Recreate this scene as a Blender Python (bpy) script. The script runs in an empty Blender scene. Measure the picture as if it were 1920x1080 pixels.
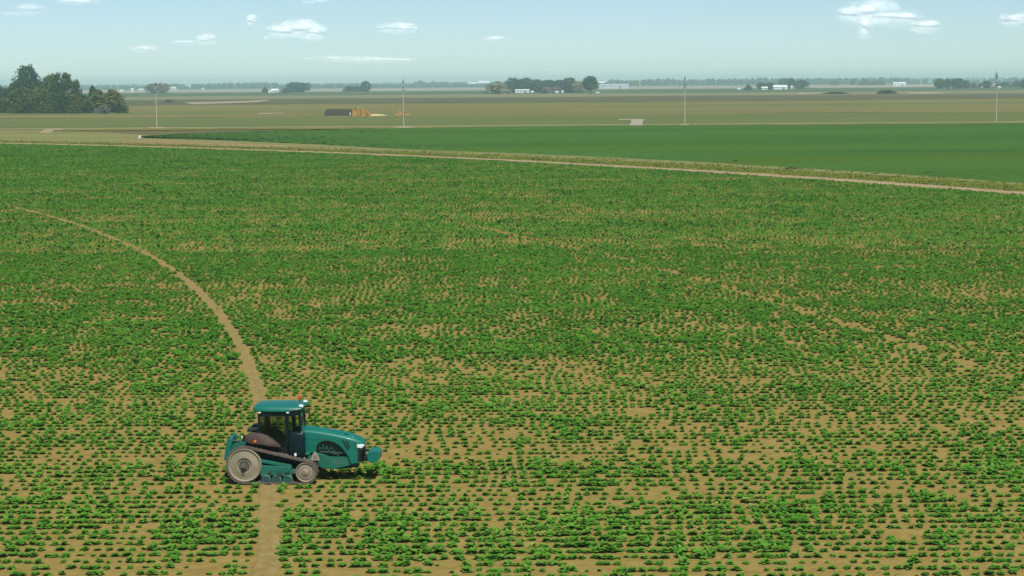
import bpy, bmesh, math, random
import numpy as np
from mathutils import Vector, Matrix, Euler

random.seed(7)
rng = np.random.default_rng(7)
S = bpy.context.scene
COL = S.collection
R = math.radians

# ------------------------------------------------------------------ camera, sky, sun
H = 16.0                      # height of the drone above the field
F = 3750.0                    # focal length in pixels of a 1920 px wide frame
YH = 153.8                    # row of the true horizon at the centre column
PITCH = math.atan((540 - YH) / F)
ROLL = math.atan(-0.0073)

cam = bpy.data.cameras.new("camera")
cam.sensor_width = 36.0
cam.lens = 36.0 * F / 1920.0
cam.clip_start = 1.0
cam.clip_end = 150000.0
camo = bpy.data.objects.new("camera", cam)
camo.matrix_world = Matrix.Translation((0, 0, H)) @ Matrix.Rotation(R(90) - PITCH, 4, 'X') @ Matrix.Rotation(ROLL, 4, 'Z')
COL.objects.link(camo)
S.camera = camo

SUN_TO = Vector((0.22, -0.62, 1.0)).normalized()     # direction towards the sun
SUN_EL = math.asin(SUN_TO.z)
SUN_AZ = math.atan2(SUN_TO.x, SUN_TO.y)
W = bpy.data.worlds.new("World")
S.world = W
W.use_nodes = True
wn = W.node_tree.nodes
wl = W.node_tree.links
wn.clear()
sky = wn.new('ShaderNodeTexSky')
sky.sky_type = 'NISHITA'
sky.sun_disc = False
sky.sun_elevation = SUN_EL
sky.sun_rotation = SUN_AZ
sky.altitude = 200
sky.air_density = 0.6
sky.dust_density = 0.2
sky.ozone_density = 3.0
tint = wn.new('ShaderNodeMix')
tint.data_type = 'RGBA'
tint.blend_type = 'MULTIPLY'
tint.inputs[0].default_value = 1.0
tint.inputs[7].default_value = (0.922, 0.958, 0.895, 1)
bg = wn.new('ShaderNodeBackground')
bg.inputs['Strength'].default_value = 0.117
wo = wn.new('ShaderNodeOutputWorld')
wl.new(sky.outputs[0], tint.inputs[6])
wl.new(tint.outputs[2], bg.inputs['Color'])
wl.new(bg.outputs[0], wo.inputs['Surface'])

sun = bpy.data.lights.new("sun", 'SUN')
sun.energy = 4.6
sun.angle = R(0.53)
sun.color = (1.0, 0.968, 0.905)
suno = bpy.data.objects.new("sun", sun)
suno.rotation_euler = (-SUN_TO).to_track_quat('-Z', 'Y').to_euler()
suno.location = (0, 0, 200)
COL.objects.link(suno)

S.view_settings.view_transform = 'Standard'
S.view_settings.look = 'None'
S.view_settings.exposure = 0.0
S.view_settings.gamma = 1.0
S.view_settings.use_curve_mapping = False
S.render.engine = 'CYCLES'
cy = S.cycles
cy.max_bounces = 5
cy.diffuse_bounces = 2
cy.glossy_bounces = 3
cy.transmission_bounces = 4
cy.transparent_max_bounces = 8
cy.volume_bounces = 3
cy.volume_max_steps = 64
cy.use_denoising = True
cy.caustics_reflective = False
cy.caustics_refractive = False


# ------------------------------------------------------------------ helpers
def at(px, py, z=0.0):
    """The point at height z seen at pixel (px, py) of the 1920x1080 photograph."""
    d = Vector(((px - 960) / F, -(py - 540) / F, -1.0))
    d = camo.matrix_world.to_3x3() @ d
    k = (z - H) / d.z
    return Vector((d.x * k, d.y * k, z))


def hz(px):
    return YH - 0.0073 * (px - 960)


def depth_pt(px, Y):
    """Ground point under column px at distance Y."""
    return at(px, hz(px) + H * F / Y)


def tag(o, label=None, cat=None, group=None, kind=None):
    if label: o['label'] = label
    if cat: o['category'] = cat
    if group: o['group'] = group
    if kind: o['kind'] = kind
    return o


def empty(name, loc=(0, 0, 0), rz=0.0):
    o = bpy.data.objects.new(name, None)
    o.location = loc
    o.rotation_euler = (0, 0, rz)
    o.empty_display_size = 0.5
    COL.objects.link(o)
    return o


def link(name, me, mats, parent=None, smooth=False):
    o = bpy.data.objects.new(name, me)
    if mats is not None:
        for m in (mats if isinstance(mats, (list, tuple)) else [mats]):
            me.materials.append(m)
    if smooth:
        me.polygons.foreach_set('use_smooth', [True] * len(me.polygons))
    COL.objects.link(o)
    if parent: o.parent = parent
    return o


def mesh_np(name, V, Q, tint=None):
    """Mesh from arrays: vertices (n,3), faces (m,k)."""
    me = bpy.data.meshes.new(name)
    V = np.ascontiguousarray(V, dtype=np.float32)
    Q = np.ascontiguousarray(Q, dtype=np.int32)
    k = Q.shape[1]
    me.vertices.add(len(V))
    me.vertices.foreach_set('co', V.ravel())
    me.loops.add(Q.size)
    me.loops.foreach_set('vertex_index', Q.ravel())
    me.polygons.add(len(Q))
    me.polygons.foreach_set('loop_start', np.arange(0, Q.size, k, dtype=np.int32))
    me.polygons.foreach_set('loop_total', np.full(len(Q), k, dtype=np.int32))
    if tint is not None:
        a = me.attributes.new('tint', 'FLOAT', 'POINT')
        a.data.foreach_set('value', np.ascontiguousarray(tint, dtype=np.float32))
    me.update(calc_edges=True)
    return me


def bm_done(bm, name, mats, parent=None, smooth=False, angle=40):
    bmesh.ops.recalc_face_normals(bm, faces=bm.faces[:])
    if smooth:
        for f in bm.faces: f.smooth = True
        lim = R(angle)
        for e in bm.edges:
            if len(e.link_faces) == 2 and e.calc_face_angle(0) > lim:
                e.smooth = False
    me = bpy.data.meshes.new(name)
    bm.to_mesh(me)
    bm.free()
    return link(name, me, mats, parent)


def add_box(bm, c, s, rot=None, bev=0.0):
    M = Matrix.Translation(c)
    if rot: M = M @ Euler(rot).to_matrix().to_4x4()
    g = bmesh.ops.create_cube(bm, size=1.0, matrix=M @ Matrix.Diagonal((s[0], s[1], s[2], 1)))
    if bev > 0:
        es = list({e for v in g['verts'] for e in v.link_edges})
        bmesh.ops.bevel(bm, geom=es, offset=bev, segments=2, profile=0.5, affect='EDGES')


def add_cyl(bm, p0, p1, r0, r1=None, n=12, caps=True):
    p0, p1 = Vector(p0), Vector(p1)
    if r1 is None: r1 = r0
    d = p1 - p0
    M = Matrix.Translation((p0 + p1) / 2) @ d.to_track_quat('Z', 'Y').to_matrix().to_4x4()
    bmesh.ops.create_cone(bm, cap_ends=caps, segments=n, radius1=r0, radius2=r1, depth=d.length, matrix=M)


def add_prism(bm, prof, y0, y1, bev=0.0):
    """Extrude an (x,z) outline between y0 and y1."""
    a = [bm.verts.new((x, y0, z)) for x, z in prof]
    b = [bm.verts.new((x, y1, z)) for x, z in prof]
    n = len(prof)
    fs = [bm.faces.new(a), bm.faces.new(b[::-1])]
    for i in range(n):
        fs.append(bm.faces.new((a[i], b[i], b[(i + 1) % n], a[(i + 1) % n])))
    if bev > 0:
        es = list({e for f in fs[:2] for e in f.edges})
        bmesh.ops.bevel(bm, geom=es, offset=bev, segments=2, profile=0.5, affect='EDGES')


def add_lathe(bm, prof, n=40, c=(0, 0, 0)):
    """Revolve (r, y) about the Y axis through c."""
    rings = []
    for r, y in prof:
        if r < 1e-5:
            rings.append([bm.verts.new((c[0], c[1] + y, c[2]))])
        else:
            rings.append([bm.verts.new((c[0] + r * math.cos(2 * math.pi * i / n), c[1] + y, c[2] + r * math.sin(2 * math.pi * i / n))) for i in range(n)])
    for A, B in zip(rings, rings[1:]):
        for i in range(n):
            j = (i + 1) % n
            if len(A) == 1 and len(B) == 1: continue
            if len(A) == 1: bm.faces.new((A[0], B[j], B[i]))
            elif len(B) == 1: bm.faces.new((A[i], A[j], B[0]))
            else: bm.faces.new((A[i], A[j], B[j], B[i]))


def add_loft(bm, sections, caps=True):
    """Skin through equal-length closed rings of points."""
    rs = [[bm.verts.new(p) for p in s] for s in sections]
    n = len(rs[0])
    for A, B in zip(rs, rs[1:]):
        for i in range(n):
            j = (i + 1) % n
            bm.faces.new((A[i], A[j], B[j], B[i]))
    if caps:
        bm.faces.new(rs[0][::-1])
        bm.faces.new(rs[-1])


# ------------------------------------------------------------------ materials
def lin(r, g, b):
    f = lambda c: ((c / 255 + 0.055) / 1.055) ** 2.4 if c / 255 > 0.04045 else c / 255 / 12.92
    return (f(r), f(g), f(b))


def mat(name, col, rough=0.6, metal=0.0, var=0.15, scale=3.0, bump=0.0, bscale=20.0, coat=0.0, spec=0.5, col2=None, coords='Object', stretch=None, detail=4.0):
    m = bpy.data.materials.new(name)
    m.use_nodes = True
    nt = m.node_tree
    N, L = nt.nodes, nt.links
    b = N['Principled BSDF']
    b.inputs['Roughness'].default_value = rough
    b.inputs['Metallic'].default_value = metal
    b.inputs['Coat Weight'].default_value = coat
    b.inputs['Specular IOR Level'].default_value = spec
    if coords == 'Object':
        tc = N.new('ShaderNodeTexCoord'); src = tc.outputs['Object']
    else:
        tc = N.new('ShaderNodeNewGeometry'); src = tc.outputs['Position']
    if stretch:
        mp = N.new('ShaderNodeMapping')
        mp.inputs['Scale'].default_value = stretch
        L.new(src, mp.inputs['Vector']); src = mp.outputs[0]
    nz = N.new('ShaderNodeTexNoise')
    nz.inputs['Scale'].default_value = scale
    nz.inputs['Detail'].default_value = detail
    L.new(src, nz.inputs['Vector'])
    rp = N.new('ShaderNodeValToRGB')
    c2 = col2 if col2 else tuple(min(1, c * (1 + var)) for c in col)
    c1 = col if col2 else tuple(c * (1 - var) for c in col)
    rp.color_ramp.elements[0].position = 0.35
    rp.color_ramp.elements[1].position = 0.65
    rp.color_ramp.elements[0].color = (*c1, 1)
    rp.color_ramp.elements[1].color = (*c2, 1)
    L.new(nz.outputs['Fac'], rp.inputs[0])
    L.new(rp.outputs[0], b.inputs['Base Color'])
    if bump > 0:
        n2 = N.new('ShaderNodeTexNoise')
        n2.inputs['Scale'].default_value = bscale
        n2.inputs['Detail'].default_value = 5
        L.new(src, n2.inputs['Vector'])
        bp = N.new('ShaderNodeBump')
        bp.inputs['Strength'].default_value = 1.0
        bp.inputs['Distance'].default_value = bump
        L.new(n2.outputs['Fac'], bp.inputs['Height'])
        L.new(bp.outputs[0], b.inputs['Normal'])
    return m


def add_second_noise(m, col, scale, lo, hi, stretch=None, amount=1.0):
    """Blend another colour over the base colour where a second noise is high."""
    nt = m.node_tree
    N, L = nt.nodes, nt.links
    b = N['Principled BSDF']
    old = b.inputs['Base Color'].links[0].from_socket
    g = N.new('ShaderNodeNewGeometry')
    src = g.outputs['Position']
    if stretch:
        mp = N.new('ShaderNodeMapping')
        mp.inputs['Scale'].default_value = stretch
        L.new(src, mp.inputs['Vector']); src = mp.outputs[0]
    nz = N.new('ShaderNodeTexNoise')
    nz.inputs['Scale'].default_value = scale
    nz.inputs['Detail'].default_value = 5
    L.new(src, nz.inputs['Vector'])
    mr = N.new('ShaderNodeMapRange')
    mr.inputs[1].default_value = lo
    mr.inputs[2].default_value = hi
    mr.inputs[4].default_value = amount
    L.new(nz.outputs['Fac'], mr.inputs[0])
    mx = N.new('ShaderNodeMix')
    mx.data_type = 'RGBA'
    mx.inputs[7].default_value = (*col, 1)
    L.new(mr.outputs[0], mx.inputs[0])
    L.new(old, mx.inputs[6])
    L.new(mx.outputs[2], b.inputs['Base Color'])
    return m


def leaf_mat(name, cols, rough=0.55, spec=0.25, transl=0.0):
    """Leaf colour from the per-vertex 'tint' value: the hue of the leaf itself."""
    m = bpy.data.materials.new(name)
    m.use_nodes = True
    N, L = m.node_tree.nodes, m.node_tree.links
    b = N['Principled BSDF']
    b.inputs['Roughness'].default_value = rough
    b.inputs['Specular IOR Level'].default_value = spec
    a = N.new('ShaderNodeAttribute')
    a.attribute_name = 'tint'
    rp = N.new('ShaderNodeValToRGB')
    els = rp.color_ramp.elements
    while len(els) < len(cols): els.new(0.5)
    for i, c in enumerate(cols):
        els[i].position = i / (len(cols) - 1)
        els[i].color = (*c, 1)
    L.new(a.outputs['Fac'], rp.inputs[0])
    L.new(rp.outputs[0], b.inputs['Base Color'])
    if transl > 0:
        # thin soft leaves: light scatters through the whole rosette, so its shading follows the leaf only in part
        g = N.new('ShaderNodeNewGeometry')
        nm = N.new('ShaderNodeVectorMath'); nm.operation = 'MULTIPLY_ADD'
        nm.inputs[1].default_value = (0.5, 0.5, 0.5); nm.inputs[2].default_value = (0, 0, 0.75)
        L.new(g.outputs['Normal'], nm.inputs[0])
        nn = N.new('ShaderNodeVectorMath'); nn.operation = 'NORMALIZE'
        L.new(nm.outputs[0], nn.inputs[0])
        ng = N.new('ShaderNodeVectorMath'); ng.operation = 'SCALE'; ng.inputs['Scale'].default_value = -1.0
        L.new(nn.outputs[0], ng.inputs[0])
        N.remove(b)
        d = N.new('ShaderNodeBsdfDiffuse')
        t = N.new('ShaderNodeBsdfTranslucent')
        tcol = N.new('ShaderNodeMix'); tcol.data_type = 'RGBA'; tcol.blend_type = 'MULTIPLY'
        tcol.inputs[0].default_value = 1.0
        tcol.inputs[7].default_value = (transl, transl, transl, 1)
        L.new(rp.outputs[0], tcol.inputs[6])
        L.new(rp.outputs[0], d.inputs['Color'])
        L.new(tcol.outputs[2], t.inputs['Color'])
        L.new(nn.outputs[0], d.inputs['Normal'])
        L.new(ng.outputs[0], t.inputs['Normal'])
        ad = N.new('ShaderNodeAddShader')
        L.new(d.outputs[0], ad.inputs[0])
        L.new(t.outputs[0], ad.inputs[1])
        L.new(ad.outputs[0], N['Material Output'].inputs['Surface'])
    return m


SOIL = (0.300, 0.185, 0.066)
M = {}
M['soil'] = mat('soil', (0.246, 0.180, 0.052), 0.95, var=0.0, scale=0.9, col2=(0.305, 0.224, 0.070), bump=0.05, bscale=7, coords='Pos', spec=0.0)
add_second_noise(M['soil'], (0.215, 0.158, 0.049), 2.6, 0.52, 0.7)
M['track'] = mat('track_soil', (0.240, 0.182, 0.066), 0.95, scale=1.4, col2=(0.305, 0.232, 0.090), bump=0.04, bscale=8, coords='Pos', spec=0.0)
M['path'] = mat('path_soil', (0.303, 0.227, 0.117), 0.95, scale=0.25, col2=(0.378, 0.291, 0.163), coords='Pos', spec=0.1)
M['gravel'] = mat('gravel', (0.378, 0.326, 0.235), 0.9, var=0.12, scale=0.4, coords='Pos', spec=0.1)
M['concrete'] = mat('concrete', (0.34, 0.31, 0.235), 0.9, var=0.1, scale=0.3, coords='Pos', spec=0.0)
M['grass_far'] = mat('grass_far', (0.114, 0.114, 0.034), 0.95, scale=0.03, col2=(0.143, 0.136, 0.049), coords='Pos', spec=0.0, stretch=(0.25, 1, 1))
M['verge2'] = add_second_noise(mat('olive_verge', (0.110, 0.148, 0.022), 0.95, scale=0.12, col2=(0.168, 0.178, 0.028), coords='Pos', spec=0.0), (0.075, 0.110, 0.025), 0.22, 0.5, 0.6)
M['verge'] = mat('verge_grass', (0.174, 0.163, 0.036), 0.95, scale=0.10, col2=(0.235, 0.201, 0.061), coords='Pos', spec=0.0, stretch=(0.5, 1, 1))
add_second_noise(M['verge'], (0.084, 0.121, 0.023), 0.16, 0.5, 0.62, stretch=(0.4, 1, 1))

TEAL = (0.003, 0.150, 0.108)
M['paint'] = mat('teal_paint', TEAL, 0.42, var=0.06, scale=2.0, coat=0.12, spec=0.4)
add_second_noise(M['paint'], (0.10, 0.12, 0.075), 2.2, 0.55, 0.85, amount=0.30)
M['paint_dusty'] = add_second_noise(mat('dusty_teal_paint', (0.006, 0.130, 0.085), 0.6, var=0.1, scale=4.0), (0.16, 0.15, 0.09), 3.0, 0.55, 0.8, amount=0.35)
M['black'] = mat('black_plastic', (0.010, 0.012, 0.012), 0.5, var=0.2)
M['navy'] = mat('dark_panel', (0.002, 0.014, 0.018), 0.35, var=0.2, spec=0.25)
M['rubber'] = mat('dusty_rubber', (0.101, 0.081, 0.062), 0.9, var=0.0, scale=5.0, col2=(0.154, 0.125, 0.097), bump=0.004, bscale=40, spec=0.2)
M['fender'] = mat('dusty_fender', (0.064, 0.046, 0.036), 0.75, scale=2.5, col2=(0.087, 0.064, 0.051), spec=0.3)
M['cream'] = mat('cream_rim_paint', (0.246, 0.208, 0.140), 0.55, scale=2.0, col2=(0.307, 0.266, 0.188), spec=0.3)
M['cream_dirty'] = mat('dirty_cream_paint', (0.197, 0.163, 0.106), 0.7, scale=4.0, col2=(0.318, 0.273, 0.189))
M['hub'] = mat('hub_metal', (0.166, 0.143, 0.114), 0.5, metal=0.2, var=0.2)
M['grey_teal'] = mat('roller_rubber', (0.018, 0.070, 0.062), 0.6, var=0.15)
M['roller_edge'] = mat('worn_roller_edge', (0.10, 0.22, 0.19), 0.5, var=0.15)
M['engine'] = mat('engine_iron', (0.012, 0.060, 0.042), 0.6, var=0.4, scale=8)
M['lamp'] = mat('lamp_lens', (0.85, 0.88, 0.9), 0.08, var=0.02, spec=0.8)
M['amber'] = mat('amber_lens', (0.75, 0.16, 0.02), 0.25, var=0.05)
M['red'] = mat('red_lens', (0.62, 0.05, 0.015), 0.25, var=0.05)
M['sign_pale'] = mat('faded_sign', (0.30, 0.28, 0.22), 0.6, var=0.06)
M['sign_red'] = mat('sign_red', (0.33, 0.14, 0.11), 0.6, var=0.1)
M['chrome'] = mat('bright_metal', (0.65, 0.68, 0.68), 0.2, metal=0.9, var=0.05)
M['seat'] = mat('seat_fabric', (0.015, 0.018, 0.017), 0.9, var=0.2)
M['interior'] = mat('cab_trim', (0.06, 0.055, 0.045), 0.8, var=0.2)


def glass_mat():
    m = bpy.data.materials.new('tinted_glass')
    m.use_nodes = True
    N, L = m.node_tree.nodes, m.node_tree.links
    N.remove(N['Principled BSDF'])
    t = N.new('ShaderNodeBsdfTransparent')
    t.inputs[0].default_value = (0.68, 0.75, 0.69, 1)
    g = N.new('ShaderNodeBsdfGlossy')
    g.inputs['Roughness'].default_value = 0.03
    fr = N.new('ShaderNodeFresnel')
    fr.inputs[0].default_value = 1.45
    mx = N.new('ShaderNodeMixShader')
    L.new(fr.outputs[0], mx.inputs[0])
    L.new(t.outputs[0], mx.inputs[1])
    L.new(g.outputs[0], mx.inputs[2])
    L.new(mx.outputs[0], N['Material Output'].inputs['Surface'])
    return m


M['glass'] = glass_mat()

def vnoise(x, y, seed):
    g = np.random.default_rng(seed).random((256, 256))
    xi, yi = np.floor(x).astype(int), np.floor(y).astype(int)
    fx, fy = x - xi, y - yi
    fx, fy = fx * fx * (3 - 2 * fx), fy * fy * (3 - 2 * fy)
    g00, g10 = g[xi % 256, yi % 256], g[(xi + 1) % 256, yi % 256]
    g01, g11 = g[xi % 256, (yi + 1) % 256], g[(xi + 1) % 256, (yi + 1) % 256]
    return (g00 * (1 - fx) + g10 * fx) * (1 - fy) + (g01 * (1 - fx) + g11 * fx) * fy



# ------------------------------------------------------------------ terrain sheets
CX, CY = -574.8, 9.1                       # centre post of the irrigation circle, far off to the left
R_RUT, R_OLD, R_EDGE = 569.3, 609.0, 700.4  # wheel ruts and field edge are arcs about it


def sheet(name, pts, z, m, kind='structure'):
    bm = bmesh.new()
    bm.faces.new([bm.verts.new((p[0], p[1], z)) for p in pts])
    bmesh.ops.triangulate(bm, faces=bm.faces[:])
    o = bm_done(bm, name, m)
    for p in o.data.polygons:
        if p.normal.z < 0: p.flip()
    tag(o, kind=kind)
    return o


def band(name, Y0, Y1, z, m, wob=0.02, X0=None, X1=None, seed=0):
    """A strip of farmland across the view between distances Y0 and Y1 with slightly wandering edges."""
    r = random.Random(seed)
    W2 = max(Y1 * 0.9, 1500) if X0 is None else None
    a, b = (-W2, W2) if X0 is None else (X0, X1)
    a, b = max(a, -8800), min(b, 8800)
    n = 60
    lo = [(a + (b - a) * i / n, Y0 * (1 + wob * r.uniform(-.5, .5))) for i in range(n + 1)]
    hi = [(a + (b - a) * i / n, Y1 * (1 + wob * r.uniform(-.5, .5))) for i in range(n + 1)]
    V = [(x, y, z) for x, y in lo] + [(x, y, z) for x, y in hi]
    Q = [(i, i + 1, n + 2 + i, n + 1 + i) for i in range(n)]
    return tag(link(name, mesh_np(name, np.array(V), np.array(Q)), m), kind='structure')


# base ground: one sheet out to beyond the farthest woods
base_m = mat('farmland', (0.117, 0.114, 0.046), 0.95, scale=0.004, col2=(0.163, 0.143, 0.064), coords='Pos', spec=0.0, stretch=(0.2, 1, 1))
sheet('ground', [(-8900, -1400), (8900, -1400), (8900, 15900), (-8900, 15900)], -0.30, base_m)


def field_mat(name, c1, c2, sc=0.02):
    m = mat(name, c1, 0.95, scale=sc, col2=c2, coords='Pos', spec=0.0, stretch=(0.12, 1, 1))
    return m


fm_tan = field_mat('tan_pasture', (0.163, 0.151, 0.050), (0.209, 0.178, 0.064), 0.02)
add_second_noise(fm_tan, (0.132, 0.151, 0.053), 0.006, 0.5, 0.65, stretch=(0.3, 1, 1))
fm_green = field_mat('grey_green_grass', (0.114, 0.143, 0.044), (0.143, 0.166, 0.057), 0.03)
fm_dark = field_mat('dark_tilled', (0.099, 0.092, 0.046), (0.125, 0.114, 0.057), 0.01)
fm_pale = field_mat('pale_stubble', (0.174, 0.171, 0.084), (0.219, 0.204, 0.106), 0.01)
fm_midgreen = field_mat('green_crop_far', (0.068, 0.110, 0.046), (0.087, 0.125, 0.053), 0.005)
fm_stubble = field_mat('grey_stubble_far', (0.273, 0.235, 0.174), (0.348, 0.303, 0.235), 0.003)

band('pasture', 760, 985, -0.20, fm_green, 0.012, seed=1)
band('tan_pasture', 985, 1600, -0.18, fm_tan, 0.03, seed=2)
band('tilled_field', 1600, 2150, -0.14, fm_dark, 0.035, X0=-330, X1=1900, seed=3)
band('tilled_field', 1750, 2050, -0.16, fm_midgreen, 0.03, X0=-1900, X1=-330, seed=8)
band('stubble_field', 2150, 2750, -0.15, fm_pale, 0.03, seed=4)
band('green_field', 2750, 4000, -0.12, fm_midgreen, 0.03, seed=5)
band('stubble_field', 4000, 6200, -0.08, fm_stubble, 0.03, seed=6)
band('green_field', 6200, 7600, -0.06, fm_midgreen, 0.03, seed=9)


def pix_sheet(name, pix, z, m):
    return sheet(name, [at(x, y) for x, y in pix], z, m)


M['bare'] = mat('bare_pale_soil', (0.273, 0.219, 0.136), 0.95, scale=0.05, col2=(0.393, 0.326, 0.219), coords='Pos', spec=0.0, stretch=(0.3, 1, 1))
pix_sheet('bare_strip', [(345, 191.5), (400, 190.6), (470, 188.6), (498, 187.2), (505, 188.6), (480, 191.2), (430, 193.2), (360, 195)], -0.10, M['bare'])
pix_sheet('bare_strip', [(1700, 173.6), (1740, 172.6), (1765, 173.2), (1762, 174.6), (1705, 176)], -0.10, M['bare'])
pix_sheet('bare_strip', [(1495, 173.6), (1540, 172.8), (1543, 174.4), (1500, 176.4)], -0.10, M['bare'])
pix_sheet('bare_strip', [(480, 211.5), (530, 210.6), (534, 212.0), (486, 213.4)], -0.11, M['bare'])

# road along the pole line, its grass shoulders
road_y = H * F / 80.2
band('grass_shoulder', road_y - 34, road_y - 3.2, -0.09, M['verge'], 0.004, X0=-420, X1=420, seed=11)
band('gravel_road', road_y - 3.2, road_y + 3.4, -0.05, M['gravel'], 0.0008, X0=-420, X1=420, seed=12)
band('grass_shoulder', road_y + 3.4, road_y + 14, -0.09, fm_green, 0.004, X0=-420, X1=420, seed=13)
# dry grass triangle on the left, between road and irrigation circle
vm2 = mat('dry_verge', (0.178, 0.186, 0.064), 0.95, scale=0.05, col2=(0.227, 0.227, 0.091), coords='Pos', spec=0.0, stretch=(0.2, 1, 1))
pix_sheet('dry_grass', [(-160, 245), (60, 245), (190, 247), (285, 254), (420, 262), (620, 270), (880, 280), (1160, 290), (1400, 304), (1600, 316), (1800, 329), (2080, 351), (2080, 380),
                        (1900, 364), (1600, 343), (1200, 317), (800, 296), (400, 284), (150, 278), (-160, 276)], -0.02, vm2)
M['tan_strip'] = mat('tan_dry_strip', (0.238, 0.176, 0.075), 0.95, scale=0.06, col2=(0.290, 0.224, 0.101), coords='Pos', spec=0.0, stretch=(0.15, 1, 1))
pix_sheet('bare_strip', [(215, 264), (290, 262.5), (350, 264), (500, 271), (700, 281.5), (900, 291), (1060, 298), (1060, 300), (900, 296), (700, 290), (500, 281), (350, 275), (250, 270)], -0.012, M['tan_strip'])
# concrete field entrance and dirt approach on the far side of the road
pix_sheet('field_entrance', [(1179, 235.5), (1193, 235.8), (1205, 235.5), (1204.5, 231), (1206, 227), (1208.5, 223.4), (1195, 222.8), (1181, 222.8), (1184, 228), (1181, 232)], -0.03, M['concrete'])
pix_sheet('dirt_approach', [(72, 249), (82, 243), (98, 241), (119, 241.5), (116, 243), (100, 244.5), (94, 249)], -0.015, M['path'])
pix_sheet('dirt_approach', [(1160, 223.0), (1182, 222.4), (1182, 224.6), (1160, 225.4)], -0.035, M['path'])

# second crop: a dense green field whose canopy is built as a bumpy raised sheet
FAR_LO = [(268, 258.6), (420, 263), (600, 271), (760, 280), (960, 287), (1160, 296), (1320, 304), (1500, 315), (1650, 324), (1800, 335), (1920, 344), (2080, 357)]
FAR_HI = [(268, 258.0), (340, 253), (500, 247.5), (620, 244.6), (800, 241.4), (960, 239), (1100, 237.4), (1300, 236.0), (1500, 234.8), (1700, 233.4), (1920, 232.2), (2080, 231)]


def build_second_crop():
    lo = np.array([at(*p)[:2] for p in FAR_LO])
    hi = np.array([at(*p)[:2] for p in FAR_HI])
    # in ground space both borders are curves over X at their own distance: resample by parameter
    nu, nv = 260, 300
    t = np.linspace(0, 1, nu)

    def res(P):
        d = np.r_[0, np.cumsum(np.hypot(*np.diff(P, axis=0).T))]
        return np.stack([np.interp(t * d[-1], d, P[:, 0]), np.interp(t * d[-1], d, P[:, 1])], 1)
    A, B = res(lo), res(hi)
    s = np.linspace(0, 1, nv)[:, None, None]
    P = A[None] * (1 - s) + B[None] * s
    z = 0.33 + 0.16 * rng.random((nv, nu)) + 0.07 * np.sin(np.arange(nv) * 2.1)[:, None]
    edge = np.minimum.reduce([np.arange(nv)[:, None] + 0 * z, (nv - 1 - np.arange(nv))[:, None] + 0 * z])
    z = z * np.clip(edge / 7.0, 0, 1) - np.where(edge < 1, 0.07, 0)
    P = P + rng.normal(0, 0.25, P.shape)
    V = np.concatenate([P, z[..., None]], 2).reshape(-1, 3)
    i = (np.arange(nv - 1)[:, None] * nu + np.arange(nu - 1)[None]).ravel()
    Q = np.stack([i, i + 1, i + nu + 1, i + nu], 1)
    tint = np.clip(0.5 + rng.normal(0, 0.16, len(V)) + 0.9 * (vnoise(V[:, 0] * 0.012 + 60, V[:, 1] * 0.03 + 5, 77) - 0.5) + 0.35 * (vnoise(V[:, 0] * 0.05, V[:, 1] * 0.2, 78) - 0.5), 0, 1)
    m = leaf_mat('second_crop_leaf', [(0.040, 0.107, 0.021), (0.052, 0.131, 0.026), (0.063, 0.149, 0.029)], 0.9, 0.0)
    add_second_noise(m, (0.071, 0.128, 0.015), 0.020, 0.45, 0.7, stretch=(0.25, 1, 1), amount=0.7)
    o = link('green_crop', mesh_np('green_crop', V, Q, tint), m, smooth=False)
    tag(o, 'dense dark green crop filling the field between dirt path and road', 'crop field', kind='stuff')


build_second_crop()


# soil of the near field with low planting ridges along X
ROW = 0.87
SP = 0.385                   # spacing of the plants along a row


def in_circle(x, y, r):
    return np.hypot(x - CX, y - CY) < r


def soil_field():
    ys = np.arange(46.0, 140.0, ROW / 4)
    ph = (np.arange(len(ys)) % 4)
    zz = np.array([0.0, 0.022, 0.035, 0.018])[ph]
    xs = np.linspace(-60, 60, 41)
    V = np.array([(x, y, z + rng.uniform(-.006, .006)) for y, z in zip(ys, zz) for x in xs])
    nx, ny = len(xs), len(ys)
    i = (np.arange(ny - 1)[:, None] * nx + np.arange(nx - 1)[None]).ravel()
    Q = np.stack([i, i + 1, i + nx + 1, i + nx], 1)
    tag(link('field_soil', mesh_np('field_soil', V, Q), M['soil'], smooth=True), kind='structure')
    # the rest of the circle: a sheet from the camera's feet to the field edge
    arc = []
    for k in range(121):
        a = R(-30) + R(115) * k / 120
        arc.append((CX + (R_EDGE - 0.6) * math.cos(a), CY + (R_EDGE - 0.6) * math.sin(a)))
    sheet('field_soil', arc + [(CX, CY)], -0.008, M['soil'])


soil_field()


def arc_strip(name, r0, prof, a0, a1, step, m, jit=0.012, z0=0.0, lat=0.0, tread=0.0):
    """A strip along an arc about the pivot: prof is a list of (offset, height)."""
    n = max(8, int(abs(a1 - a0) * r0 / step))
    V = []
    r_ = random.Random(5)
    w = 0.0
    for k in range(n + 1):
        a = a0 + (a1 - a0) * k / n
        w = 0.9 * w + r_.uniform(-lat, lat)
        for j, (d, z) in enumerate(prof):
            rr = r0 + d + w + (r_.uniform(-jit, jit) * 4 if j in (0, len(prof) - 1) else 0)
            V.append((CX + rr * math.cos(a), CY + rr * math.sin(a), z0 + z + (tread if (k % 2 and 0 < j < len(prof) - 1) else 0) + (r_.uniform(-jit, jit) if 0 < j < len(prof) - 1 else 0)))
    c = len(prof)
    Q = [(k * c + j, k * c + j + 1, (k + 1) * c + j + 1, (k + 1) * c + j) for k in range(n) for j in range(c - 1)]
    return tag(link(name, mesh_np(name, np.array(V), np.array(Q)), m, smooth=True), kind='structure')


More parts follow.
